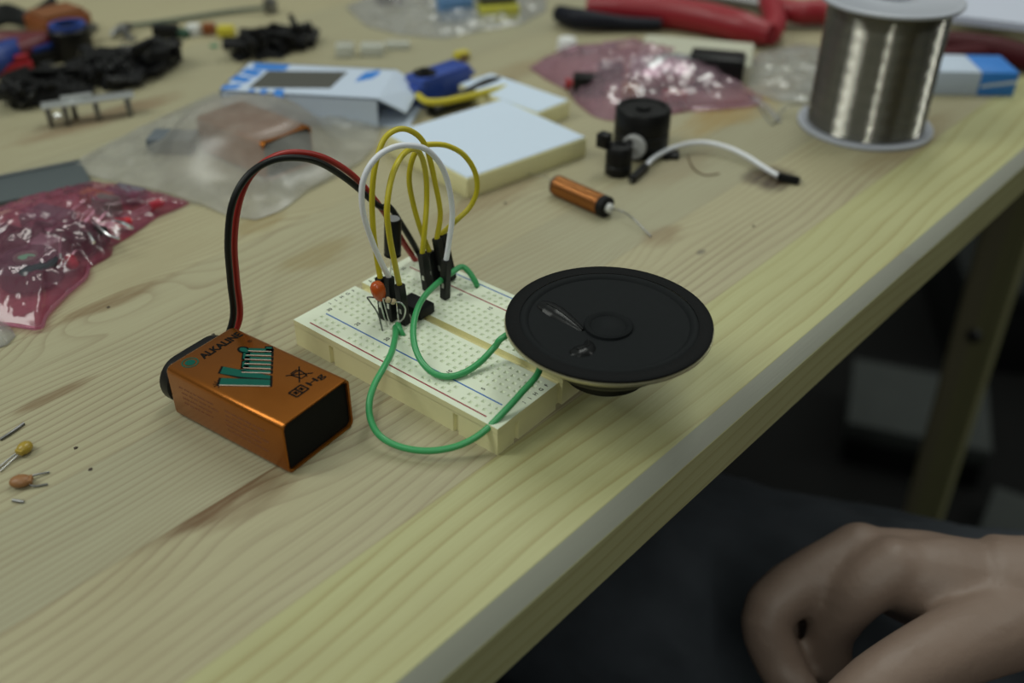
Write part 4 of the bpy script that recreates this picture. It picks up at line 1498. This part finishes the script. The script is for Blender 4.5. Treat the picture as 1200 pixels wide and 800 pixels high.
# ------------------------------------------------------------------ plastic bags
def bag(name, label, outline_px, center_px, H, film_m, seed, amp=3.0, crease=.06, z0=.25, rings=26, nth=120, power=2.0, seal=None, cat='plastic bag', flat=.0, knob=None):
    out = [A(u, v, 1.0) for u, v in outline_px]
    c = A(*center_px, 1.0)
    # resample outline by arc length
    P = out + [out[0]]
    Ls = [0]
    for a, b in zip(P, P[1:]):
        Ls.append(Ls[-1] + (b - a).length)
    ring0 = []
    for k in range(nth):
        s_ = Ls[-1] * k / nth
        i = max(j for j in range(len(Ls) - 1) if Ls[j] <= s_ + 1e-9)
        f = (s_ - Ls[i]) / max(1e-6, Ls[i + 1] - Ls[i])
        ring0.append(P[i].lerp(P[i + 1], f))
    vs, fs = [], []
    for i in range(rings + 1):
        t_ = 1 - i / rings
        for k in range(nth):
            p = c.lerp(ring0[k], t_)
            d = 1 - t_ ** power
            q = V(p.x * crease, p.y * crease, seed)
            n1 = noise.noise(q)
            rdg = 1 - abs(noise.noise(q * 2.1 + V(5, 3, 1))) * 2
            rdg2 = 1 - abs(noise.noise(q * 4.3 + V(1, 8, 2))) * 2
            z = z0 + .35 + (H * (d ** .8)) * (1 + .35 * n1) + amp * (rdg - .4) * min(1, d * 3) * .6 + amp * .35 * (rdg2 - .4) * min(1, .15 + d * 3)
            if knob:
                for kx, ky, kr, kh in knob:
                    dd = (V(p.x, p.y, 0) - V(kx, ky, 0)).length / kr
                    if dd < 2.2:
                        z = max(z, kh * math.exp(-(max(0, dd - .75) ** 2) * 2.2) + z0 + .4)
            edge = amp * .25 * noise.noise(V(p.x * .12, p.y * .12, seed + 3)) if t_ > .9 else 0
            vs.append(V(p.x, p.y, max(z0 + .3, z + max(0, edge))))
    for i in range(rings):
        for k in range(nth):
            k2 = (k + 1) % nth
            fs.append((i * nth + k, i * nth + k2, (i + 1) * nth + k2, (i + 1) * nth + k))
    t = thing(name, label, cat, V(c.x, c.y, 0))
    MB().add(vs, fs).build('top_film', film_m, t, angle=180)
    b = MB()
    b.add([V(p.x, p.y, z0) for p in ring0] + [V(c.x, c.y, z0)], [(k, (k + 1) % nth, nth) for k in range(nth)])
    b.build('bottom_film', film_m, t)
    if seal:
        pts = [A(u, v, 1.6) for u, v in seal]
        MB().tube(pts, .7, 8).build('seal_edge', film_m, t)
    return t


PINK = film('pink_antistatic_film', (0.80, 0.27, 0.43), .20, (0.95, 0.70, 0.80), .10, .2)
PINK2 = film('pale_pink_film', (0.85, 0.55, 0.68), .28, (0.96, 0.80, 0.87), .12, .4)
CLEAR = film('clear_poly_film', (0.88, 0.87, 0.82), .30, (0.98, 0.98, 0.97), .30, .10)
THIN = film('thin_clear_film', (0.88, 0.89, 0.90), .28, (0.98, 0.98, 0.98), .16, .15)

# --- small parts seen through the films
def led(u, v, z, col_m, label, group=None, d=(1, .3, .2), s_=1.0):
    p = A(u, v, z)
    t = thing('light_emitting_diode', label, 'LED', p, group)
    M = Matrix.Translation(p) @ frame_of_z(Vector(d))
    MB().lathe([(0, 0), (2.9 * s_, 0), (2.9 * s_, 1 * s_), (2.5 * s_, 1.1 * s_), (2.5 * s_, 5.5 * s_), (1.8 * s_, 7.2 * s_), (.8 * s_, 7.9 * s_), (0, 8 * s_)], 20, M=M).build('lens', col_m, t)
    for k in (-1, 1):
        MB().tube([M @ V(k * 1.2, 0, 0), M @ V(k * 1.3, .5, -8), M @ V(k * 2.2, 1.5, -16)], .3, 6).build('leg', STEEL, t)


def blocky(name, u, v, z, sz, m, label, cat, dirx=(1, .3, 0), group=None, legs=0, legm=STEEL):
    p = A(u, v, z)
    t = thing(name, label, cat, p, group)
    M = place(dirx, p)
    MB().box((-sz[0] / 2, -sz[1] / 2, 0), (sz[0] / 2, sz[1] / 2, sz[2]), min(sz) * .15, M=M).build('body', m, t)
    for k in range(legs):
        x = (k + .5) / legs * sz[0] - sz[0] / 2
        MB().tube([M @ V(x, -sz[1] / 2, sz[2] * .4), M @ V(x, -sz[1] / 2 - 3, sz[2] * .3), M @ V(x + 1, -sz[1] / 2 - 9, 1)], .3, 6).build('leg', legm, t)
    return t


RED_LENS = mat('red_lens', (.55, .02, .03), .2)
led(82, 305, 3.0, RED_LENS, 'red LED in the left pink bag, nearest the viewer', d=(1, -.3, .15), s_=.8)
led(136, 262, 3.2, RED_LENS, 'bright red LED in the left pink bag, next to the silver glints', d=(.6, .8, .1), s_=.75)
led(176, 242, 3.0, RED_LENS, 'red LED near the far tip of the left pink bag', d=(.2, 1, .1), s_=.7)
blocky('push_switch', 98, 288, 1, (15, 13, 6.5), BLACK_PLASTIC, 'black square switch in the middle of the left pink bag', 'switch', legs=2)
blocky('relay_block', 60, 268, 1, (17, 12, 7), mat('grey_block', (.10, .11, .12), .4), 'dark grey block at the back of the left pink bag', 'relay')
blocky('film_capacitor', 115, 236, 1, (13, 6, 4), mat('ochre_block', (.30, .16, .04), .4), 'ochre capacitor block at the back of the left pink bag', 'capacitor', legs=2)
blocky('film_capacitor', 128, 250, 1, (10, 6, 7), mat('green_block', (.05, .22, .12), .4), 'green capacitor block in the left pink bag', 'capacitor', legs=2)
blocky('relay_block', 150, 232, 1, (14, 8, 4), mat('violet_grey', (.14, .12, .15), .4), 'violet grey block near the tip of the left pink bag', 'relay')
blocky('connector_shell', 20, 295, 1, (18, 10, 8), BLACK_PLASTIC, 'black connector shell at the left edge of the pink bag', 'connector')
blocky('toggle_part', 55, 300, 1, (12, 8, 7), mat('silver_grey', (.4, .4, .42), .35, .8), 'silver metal part beside the round disc in the pink bag', 'component')
t = thing('buzzer_disc', 'round dark disc with glassy face at the left in the pink bag', 'buzzer', A(38, 324, 1))
Md = Matrix.Translation(A(38, 326, 1))
MB().lathe([(0, 0), (10, 0), (10.5, .5), (10.5, 7), (9.6, 8), (0, 8)], 36, M=Md).build('can', mat('dark_glass', (.03, .035, .045), .18, 0, spec=.8), t)
MB().lathe([(0, 8), (4, 8), (4, 8.8), (0, 9.2)], 24, M=Md).build('face', mat('greenish_face', (.12, .2, .15), .3), t)
LEADS = mat('bright_leads', (.75, .76, .78), .2, 1.0)
for pts, lb in (([A(108, 258, 9), A(118, 268, 10), A(128, 276, 9), A(140, 280, 8)], 'silver wire glinting beside the red LED in the pink bag'), ([A(96, 266, 8), A(104, 274, 10), A(110, 284, 9)], 'silver wire glinting above the black switch in the pink bag'),
                ([A(72, 276, 8), A(70, 290, 9), A(71, 304, 8)], 'silver wire glinting left of the black switch in the pink bag'), ([A(132, 258, 8), A(146, 262, 9), A(156, 268, 7)], 'silver wire glinting near the tip of the pink bag')):
    tag(MB().tube(pts, .55, 8).build('component_lead', LEADS), lb, 'wire')

bag('component_bag', 'pink antistatic bag full of small parts at the left edge', [(-90, 300), (-60, 268), (0, 249), (40, 232), (85, 219), (120, 216), (155, 221), (190, 226), (222, 236), (208, 243), (185, 252), (160, 270), (132, 287), (131, 297), (120, 304), (104, 312), (100, 325), (78, 344), (55, 368), (46, 384), (10, 380), (-40, 378), (-90, 360)],
    (70, 290), 11.5, PINK, 1.3, amp=3.5, crease=.07, seal=[(-40, 378), (10, 380), (46, 384), (55, 368), (78, 344), (100, 325), (104, 312)])
t = bag('plastic_wrapper', 'crumpled clear plastic scrap poking out below the pink bag', [(-20, 382), (4, 379), (14, 384), (18, 392), (8, 402), (-10, 408), (-25, 400)], (0, 392), 4, THIN, 9.1, amp=1.5, rings=10, nth=40)

# right pink bag
bagc = [(674, 102, 'dark red part at the left in the right pink bag', (10, 7, 3.5), RED_PLASTIC), (690, 108, 'black block in the right pink bag, left of the silver foil', (16, 9, 9), BLACK_PLASTIC), (715, 92, 'violet dark block at the middle of the right pink bag', (13, 9, 8), mat('violet_dark', (.06, .05, .07), .4)),
        (815, 100, 'dark grey block at the right in the right pink bag', (18, 9, 8), mat('grey_block2', (.09, .09, .1), .4)), (790, 118, 'red block at the front of the right pink bag', (12, 7, 5), RED_PLASTIC), (738, 112, 'ochre block at the front of the right pink bag', (8, 6, 6), mat('ochre_block', (.3, .16, .04), .4)),
        (790, 75, 'tan block at the back of the right pink bag', (14, 8, 7), mat('tan_block', (.4, .25, .16), .5))]
for u, v, lb, sz, m in bagc:
    blocky('component_block', u, v, 1, sz, m, lb, 'component', dirx=(.8, .6, 0), legs=2)
t = thing('gloss_sheet', 'shiny silver foil sheet standing in for gloss on the right pink bag', 'sheen', A(770, 100))  # added silvery sheet, imitates the gloss of the bag film
vs, fs = [], []
for i in range(15):
    for j in range(9):
        p = A(738 + i * 5.2, 90 + j * 3.0 - i * .2, 0)
        p.z = 11 + 4 * math.sin(i / 14 * PI) * math.sin(j / 8 * PI) + 2.2 * noise.noise(V(i * .6, j * .6, 2))
        vs.append(p)
for i in range(14):
    for j in range(8):
        fs.append((i * 9 + j, (i + 1) * 9 + j, (i + 1) * 9 + j + 1, i * 9 + j + 1))
nv = len(vs)
vs += [p - V(0, 0, 6) for p in vs]
fs += [tuple(reversed([k + nv for k in f])) for f in fs]
edge = [i * 9 for i in range(15)] + [14 * 9 + j for j in range(1, 9)] + [i * 9 + 8 for i in range(13, -1, -1)] + [j for j in range(7, 0, -1)]
fs += [(a, b, b + nv, a + nv) for a, b in zip(edge, edge[1:] + edge[:1])]
MB().add(vs, fs).build('sheen', mat('silver_sheen', (.6, .6, .62), .42, 1.0, bump=.6, scale=12), t, angle=60)
bag('component_bag', 'pink antistatic bag with silver foil on its film, before the red tool', [(620, 78), (640, 66), (668, 62), (700, 58), (738, 50), (768, 55), (800, 66), (845, 88), (890, 112), (884, 122), (850, 126), (812, 128), (780, 134), (745, 138), (712, 140), (694, 134), (676, 120), (664, 104), (640, 92)],
    (745, 98), 13, PINK2, 4.7, amp=4, crease=.06, seal=[(812, 128), (850, 126), (884, 122), (892, 112)])
tag(MB().tube([A(884, 116, 1.5), A(896, 124, 1.2), (A(906, 134, 1.2)), A(914, 142, 1.0)], [1.6, 1.7, 1.4, .9], 8).build('plastic_strip', THIN), 'pale plastic strip trailing from the right pink bag towards the spool', 'strip')

# clear bag with a second battery in it
b2o = A(318, 216)
ex2 = (A(252, 180) - A(330, 214))
ex2 = V(ex2.x, ex2.y, 0).normalized()
ey2 = V(ex2.y, -ex2.x, 0) if V(ex2.y, -ex2.x, 0).dot(CR[0]) > 0 else V(-ex2.y, ex2.x, 0)
battery2 = thing('nine_volt_battery', 'second orange block battery sealed inside the clear bag', 'battery', b2o)
battery_shell(battery2, bat_matrix(A(314, 213), ex2, ey2))
blocky('switch_module', 205, 172, 1, (20, 13, 6), mat('slate_block', (.12, .14, .16), .5), 'slate grey block inside the clear bag, left of the battery', 'component', dirx=(.8, .6, 0))
q = A(300, 190)
bag('component_bag', 'large clear plastic bag lying over a second orange battery', [(76, 196), (100, 180), (140, 160), (180, 140), (215, 124), (250, 108), (275, 104), (310, 112), (350, 118), (400, 132), (448, 146), (440, 170), (422, 190), (395, 205), (362, 222), (330, 245), (300, 256), (268, 252), (240, 240), (215, 234), (185, 224), (150, 215), (105, 205)],
    (270, 178), 6, CLEAR, 7.9, amp=3.6, crease=.035, seal=None, knob=[((A(292, 182)).x, (A(292, 182)).y, 25, 19.5)])

# ------------------------------------------------------------------ back of the table: wrapped blocks, red tool, slabs
t = thing('sponge_block', 'light blue block wrapped in clear film at the back', 'block', A(535, 25))
M, L = block_frame(A(517, 27), A(556, 24))
MB().box((0, 0, 0), (L, 16, 13), 1.5, M=M).build('body', mat('sky_blue', (.10, .22, .42), .6), t)
MB().box((1, 2, 13), (L - 1, 14, 15), .8, M=M).build('lid', mat('pale_blue', (.2, .32, .5), .6), t)
t = thing('terminal_block', 'yellow block with a dark top beside the light blue one', 'block', A(585, 25))
M, L = block_frame(A(563, 27), A(609, 24))
MB().box((0, 0, 0), (L, 14, 9), .9, M=M).build('body', mat('lemon', (.52, .50, .06), .5), t)
MB().box((1, 3, 9), (L - 1, 13, 13), .9, M=M).build('dark_top', mat('olive_black', (.04, .04, .02), .5), t)
bag('component_bag', 'crumpled clear bag left of the light blue block at the back', [(405, 8), (440, -8), (500, -14), (560, -10), (640, -6), (640, 12), (610, 28), (560, 36), (520, 44), (470, 40), (430, 30)], (520, 12), 7, THIN, 2.2, amp=5, crease=.045)
t = thing('relay_block', 'dark small block at the back edge left of the light blue one', 'component', A(458, 4))
MB().box((-8, -5, 0), (8, 5, 6), .8, M=place((.8, .6, 0), A(458, 4))).build('body', mat('plum_dark', (.05, .02, .025), .5), t)

t = thing('wire_stripper', 'long red handled tool lying across the back of the table', 'hand tool', A(800, 30))
RG = mat('red_grip', (0.27, 0.008, 0.018), .42)
MB().tube([A(690, 8, 8), A(730, 10, 9), A(780, 14, 9), A(830, 22, 9), A(870, 32, 9), A(902, 40, 8)], [7, 8.5, 9, 9, 8.5, 6], 14).build('grip', RG, t)
MB().tube([A(905, 6, 10), A(935, 14, 9), A(965, 14, 9), A(1000, 20, 8)], [5, 7, 7.5, 6], 14).build('grip', RG, t)
MB().tube([A(902, 40, 8), A(908, 28, 9), A(905, 12, 10), A(898, -4, 10)], [6, 6.5, 6.5, 6], 14).build('grip_end', RG, t)
MB().tube([A(770, -6, 6), A(840, -2, 7), A(905, 8, 7)], [4, 5, 5], 10).build('jaw', DARK_STEEL, t)
MB().tube([A(655, 16, 6), A(680, 22, 7), A(730, 27, 5), A(775, 28, 5)], [5, 6, 4, 3], 12).build('black_grip', mat('navy_black', (.008, .009, .016), .5, spec=.2), t)
t = slab('plastic_tray', 'cream plastic slab in front of the red tool', (lambda p: V(p.x, p.y, 0))(A(745, 66, 10)), (lambda p: V(p.x, p.y, 0))(A(880, 78, 10)), 38, 10, mat('cream_tray', (.42, .42, .33), .5), mat('cream_tray_top', (.48, .48, .38), .5), cat='tray')
blocky('potentiometer', 838, 92, 0, (28, 17, 13), BLACK_PLASTIC, 'black ribbed block between the right pink bag and the cream slab', 'component', dirx=(.55, .25, 0))
o_ = thing('bottle_cap', 'small white cap standing behind the right pink bag', 'cap', A(664, 60))
MB().lathe([(0, 0), (5, 0), (5.2, .5), (5.2, 7), (4.6, 8), (0, 8.2)], 30, M=Matrix.Translation(A(664, 62))).build('skirt', WHITE_PLASTIC, o_)
MB().lathe([(5.2, 1), (5.5, 1.3), (5.5, 2.2), (5.2, 2.5)], 30, M=Matrix.Translation(A(664, 62)), cap=False).build('rib', WHITE_PLASTIC, o_)
tag(MB().tube([A(680, 60, 1.5), A(700, 55, 1.8), A(722, 52, 1.5)], 1.5, 8).build('cable', BLACK_WIRE), 'short dark cable behind the right pink bag by the white cap', 'cable')
bag('plastic_wrapper', 'thin clear sheet left of the spool behind the pink bag', [(862, 82), (890, 60), (940, 50), (985, 55), (985, 95), (950, 118), (912, 118), (885, 108)], (925, 88), 3, THIN, 5.5, amp=3, rings=14, nth=60)

# right of the spool
t = thing('paper_pad', 'white paper pad on the red tools at the upper right corner', 'paper', A(1160, 20, 14))
pf = [A(1108, 26, 18), A(1225, 40, 18), A(1240, -40, 18), A(1105, -40, 18)]
mb = MB()
mb.add(pf + [p + V(0, 0, 4) for p in pf], [(3, 2, 1, 0), (4, 5, 6, 7)] + [(k, (k + 1) % 4, 4 + (k + 1) % 4, 4 + k) for k in range(4)])
mb.build('sheets', mat('paper_white', (.52, .55, .66), .7, var=.03), t, smooth=False)
t = thing('pliers', 'dark red handled tool behind the spool under the white paper', 'pliers', A(1140, 65))
MB().tube([A(1090, 48, 8), A(1130, 54, 8), A(1170, 60, 8), A(1220, 72, 7)], [6, 7.5, 7.5, 6], 12).build('grip', DARK_RED, t)
MB().tube([A(1085, 68, 6), A(1130, 66, 6), A(1175, 60, 7)], [5, 6, 6], 12).build('grip', DARK_RED, t)
MB().tube([A(1040, 60, 6), A(1065, 58, 6), A(1092, 58, 7)], [3, 5, 5], 10).build('jaw', DARK_STEEL, t)
kf, kr_ = A(1085, 111), A(1187, 113)
MK, LK = block_frame(kf, kr_)
t = thing('product_carton', 'small white box with a blue end right of the spool', 'box', kf)
MB().box((0, 0, 0), (LK * .58, 26, 12), .5, M=MK).build('white_part', CARD, t)
MB().box((LK * .58, 0, 0), (LK, 26, 12), .5, M=MK).build('blue_end', BLUE_PRINT, t)
fs_ = [V(LK * .6, -.05, 4.0), V(LK * 1.0, -.05, 6.5), V(LK * 1.0, -.05, 8.3), V(LK * .6, -.05, 5.6)]
fs_ = [MK @ p for p in fs_]
MB().add(fs_, [(0, 1, 2, 3)]).build('white_stripe', CARD, t, smooth=False)

# ------------------------------------------------------------------ person: jeans, forearm and resting hand
person = thing('person', 'seated person in dark jeans resting a curled hand on the thigh', 'person', (250, 160, -735))
SKIN = mat('skin', (0.215, 0.15, 0.117), .5, var=.10, scale=3, bump=.35, bscale=35)
JEANS = mat('dark_denim', (0.030, 0.036, 0.046), .85, var=.2, scale=12, bump=.4)


def hp(u, v, z):
    return A(u, v, z)


mbh = MB()
# one continuous skin: head, neck, trunk core, both arms and hands
wr = hp(1192, 703, -88)
elbow, shoulder = V(372, 262, -52), V(410, 372, 195)
mbh.tube([V(425, 300, 195), shoulder, V(395, 325, 80), elbow, V(330, 225, -66), V(250, 160, -80), wr, hp(1140, 694, -88)], [50, 50, 44, 38, 38, 31, 22, 22], 20, smooth=5)
mcp = {'index': hp(1046, 666, -77), 'middle': hp(1008, 648, -82), 'ring': hp(1000, 658, -95), 'little': hp(1012, 660, -110)}
wrist_c = hp(1150, 696, -88)
for k, (nm, r0, r1) in enumerate((('index', 19, 11.5), ('middle', 19, 11.5), ('ring', 18, 10.5), ('little', 16, 9.5))):
    a = wrist_c + V(0, 0, -2 * k)
    b = mcp[nm] + V(0, 0, -3)
    mbh.tube([a, a.lerp(b, .5) + V(0, 0, 1), b], [r0, (r0 + r1) / 2 + 1.5, r1], 16, smooth=4)


def finger(pts, rads):
    mbh.tube(pts, rads, 14, smooth=4)
    for p, r_ in zip(pts, rads):
        mbh.ball(p, r_, seg=14, ring=8)


finger([mcp['middle'], hp(904, 710, -94), hp(914, 778, -110), hp(945, 822, -114)], [11.2, 9.6, 8.6, 7.2])
finger([mcp['index'], hp(1006, 693, -84), hp(972, 742, -103), hp(976, 792, -118)], [11.2, 10.2, 8.6, 7.4])
finger([mcp['ring'], hp(917, 714, -112), hp(930, 778, -122), hp(955, 805, -124)], [10.2, 8.8, 8.0, 6.8])
finger([mcp['little'], hp(940, 714, -128), hp(950, 755, -132), hp(975, 780, -132)], [9, 7.8, 7.0, 6.0])
finger([hp(1170, 735, -84), hp(1100, 766, -80), hp(1030, 804, -80), hp(972, 848, -86)], [15, 12.5, 10.6, 8.4])   # thumb from the near side of the palm
mbh.tube([hp(1160, 718, -88), hp(1112, 722, -90), hp(1080, 695, -88)], [17, 11, 9], 14)
# other arm, resting on the near thigh
lsh, lel, lwr = V(415, 40, 190), V(425, -40, -40), V(330, 55, -105)
mbh.tube([V(430, 110, 195), lsh, V(425, -10, 80), lel, V(380, 5, -72), lwr, V(290, 70, -118)], [50, 50, 44, 38, 34, 25, 22], 18, smooth=5)
for k in range(4):
    o_ = V(10 - k * 4, -14 + k * 19, -k * 3)
    a = V(288, 62, -120) + o_ * .4
    ln_ = (1.0, 1.1, 1.03, .8)[k]
    b = V(255, 72, -116) + o_
    finger([a, b, b + V(-38 * ln_, 6, -6), b + V(-56 * ln_, 8, -26), b + V(-60 * ln_, 9, -44)], [15, 11, 9.4, 8.4, 7.0])
finger([V(305, 50, -120), V(282, 30, -126), V(256, 24, -134), V(238, 30, -142)], [15, 12, 10.5, 8.4])
# trunk core, neck and head bent over the table
mbh.tube([V(480, 225, -180), V(460, 215, 0), V(425, 206, 170), V(385, 200, 250), V(350, 195, 320)], [80, 80, 80, 58, 54], 20)
mbh.tube([V(425, 300, 195), V(425, 206, 200), V(430, 110, 195)], [52, 60, 52], 18)
HD = V(318, 192, 395)
MH = Matrix.Translation(HD) @ Matrix.Rotation(-.35, 4, 'Y')


def hball(c, r_):
    b = bmesh.new()
    bmesh.ops.create_uvsphere(b, u_segments=24, v_segments=16, radius=1.0)
    for v in b.verts:
        v.co = V(v.co.x * r_[0] + c[0], v.co.y * r_[1] + c[1], v.co.z * r_[2] + c[2])
    mbh.bm(b, 0, MH)


hball((12, 0, 25), (92, 74, 84))          # cranium
hball((-25, 0, -40), (56, 56, 70))        # face and jaw
hball((-62, 0, -92), (18, 22, 16))        # chin
hball((-86, 0, -26), (16, 12, 12))        # nose tip
hball((-80, 0, -8), (10, 8, 24))          # nose ridge
hball((-76, 0, -62), (8, 24, 6))          # lips
hball((-75, 0, -70), (8, 22, 6))
hball((-68, 0, 18), (18, 52, 10))         # brow
for sy in (-1, 1):
    hball((14, sy * 76, -12), (18, 8, 32))    # ears
    hball((-60, sy * 38, -32), (18, 20, 16))  # cheeks
body = remeshed('body', mbh, SKIN, person, 1.9, 4)
for sy in (-1, 1):
    MB().ball(MH @ V(-72, sy * 31, -4), 11).build('eye', mat('eye_white', (.7, .7, .68), .2), person)
hr = MB()
b = bmesh.new()
bmesh.ops.create_uvsphere(b, u_segments=40, v_segments=24, radius=1.0)
for v in b.verts:
    q = v.co.copy()
    low = -.25 if q.x > -.1 else .45
    q.z = max(q.z, low)
    v.co = V(q.x * 102 + 14, q.y * 84, q.z * 96 + 26) * (1 + .03 * noise.noise(q * 6))
hr.bm(b, 0, MH)
hr.build('hair', mat('brown_hair', (.03, .02, .013), .6, bump=.5, scale=30), person)

mbj = MB()
mbj.tube([V(-230, 35, -200), V(-90, 85, -202), V(60, 124, -208), V(200, 172, -206), V(340, 225, -215), V(470, 270, -230)], [62, 68, 76, 84, 92, 100], 28)
mbj.tube([V(-230, 35, -200), V(-250, 30, -330), V(-240, 30, -500), V(-225, 30, -715)], [62, 60, 58, 54], 24)
mbj.tube([V(-170, -100, -215), V(-40, -70, -216), V(80, -30, -222), V(220, 40, -226), V(380, 120, -230), V(480, 190, -235)], [60, 66, 72, 82, 95, 105], 28)
mbj.tube([V(-170, -100, -215), V(-185, -105, -360), V(-180, -105, -520), V(-170, -105, -715)], [60, 58, 56, 52], 24)
mbj.ball(V(480, 235, -230), (120, 160, 115))


def denim_fold(p):
    q = V(p.x * .012, p.y * .03, p.z * .02)
    return 5 * noise.noise(q) + 3.0 * (1 - 2 * abs(noise.noise(q * 2.2 + V(3, 1, 7)))) + (-2.5)


remeshed('jeans', mbj, JEANS, person, 6, 3, denim_fold)
# dark sweater with sleeves pushed up to the elbows
mbsl = MB()
for dy in (-62, 0, 62):
    mbsl.tube([V(485, 222 + dy, -210), V(468, 215 + dy, -40), V(430, 206 + dy * 1.15, 120), V(412, 204 + dy * 1.2, 200)], [112, 112, 110, 82], 24)
mbsl.tube([V(425, 300, 200), shoulder + V(6, 8, 4), V(398, 328, 85), elbow + V(4, 8, 6), elbow + V(-18, -12, 0)], [72, 64, 56, 50, 47], 22)
mbsl.tube([V(430, 110, 198), lsh + V(6, -8, 4), V(428, -14, 82), lel + V(4, -8, 4), lel + V(-14, 12, -10)], [72, 64, 56, 50, 47], 22)
mbsl.tube([V(405, 204, 215), V(380, 200, 258)], [74, 64], 20, smooth=0)
remeshed('sweater', mbsl, mat('black_knit', (.012, .012, .014), .9, bump=.4, scale=30), person, 6, 3, lambda p: 3 * noise.noise(p * .02))

stool = thing('stool', 'plain dark stool under the seated person', 'stool', (450, 230, -735))
MB().lathe([(0, 340), (165, 340), (172, 346), (172, 362), (165, 368), (0, 368)], 48, M=Matrix.Translation(V(450, 230, -735))).build('seat', mat('dark_seat', (.03, .025, .02), .6), stool)
for k in range(4):
    a = PI / 4 + k * PI / 2
    MB().tube([V(450 + 110 * math.cos(a), 230 + 110 * math.sin(a), -394), V(450 + 150 * math.cos(a), 230 + 150 * math.sin(a), -735)], 14, 12).build('leg', WOOD_DARK, stool)

# ------------------------------------------------------------------ light: two ceiling fixtures, a low lamp, an overhead fill and dim room light
def lamp(name, loc, sx, sy, power, col):
    d = bpy.data.lights.new(name, 'AREA')
    d.shape = 'RECTANGLE'
    d.size, d.size_y = sx, sy
    d.energy = power
    d.color = col
    o = bpy.data.objects.new(name, d)
    o.location = loc
    o.rotation_euler = (Vector((0, 0.1, 0)) - Vector(loc)).to_track_quat('-Z', 'Y').to_euler()
    COL.objects.link(o)
    return o


lamp('room_lamp', (-0.85, -0.85, 1.45), 0.5, 1.1, 11.8, (0.96, 1.0, .92))
lamp('room_lamp', (0.95, -1.15, 1.6), .08, 1.3, 6.5, (0.96, 1.0, .92))
lamp('room_lamp', (1.15, 1.75, 0.95), .10, 1.0, 5.0, (0.96, 1.0, .93))  # unseen low lamp, set for the right-hand highlight on the spool
lamp('room_lamp', (-0.2, 0.7, 1.2), .25, .9, 4.9, (0.96, 1.0, .93))  # unseen overhead fill, added to brighten the table's centre and back
w = bpy.data.worlds.new('room_light')
scene.world = w
w.use_nodes = True
nt = w.node_tree
bg = nt.nodes['Background']
tc = nt.nodes.new('ShaderNodeTexCoord')
sp_ = nt.nodes.new('ShaderNodeSeparateXYZ')
nt.links.new(tc.outputs['Generated'], sp_.inputs[0])
rp = nt.nodes.new('ShaderNodeValToRGB')            # pale ceiling above, dim walls around, dark floor below
nt.links.new(sp_.outputs[2], rp.inputs[0])
el = rp.color_ramp.elements
el[0].position, el[0].color = 0.0, (0.02, 0.02, 0.02, 1)
el[1].position, el[1].color = 1.0, (0.55, 0.60, 0.54, 1)
e_ = rp.color_ramp.elements.new(0.25)
e_.color = (0.17, 0.18, 0.17, 1)
nt.links.new(rp.outputs[0], bg.inputs['Color'])
bg.inputs['Strength'].default_value = 0.64

# ------------------------------------------------------------------ camera
cd = bpy.data.cameras.new('camera')
cd.sensor_width = 36.0
cd.lens = F / 1200 * 36.0
cd.clip_start = 0.01
cam = bpy.data.objects.new('camera', cd)
Rm = Matrix((CR[0], -CR[1], -CR[2])).transposed()
cam.matrix_world = Matrix.Translation(CP * S) @ Rm.to_4x4()
COL.objects.link(cam)
scene.camera = cam
cd.dof.use_dof = True
cd.dof.focus_distance = 0.287
cd.dof.aperture_fstop = 7.0

for o in list(bpy.data.objects):
    if '_base' in o:
        del o['_base']

scene.view_settings.view_transform = 'Standard'
scene.view_settings.look = 'None'
scene.view_settings.gamma = 1
scene.view_settings.exposure = 0.0
scene.view_settings.use_curve_mapping = False
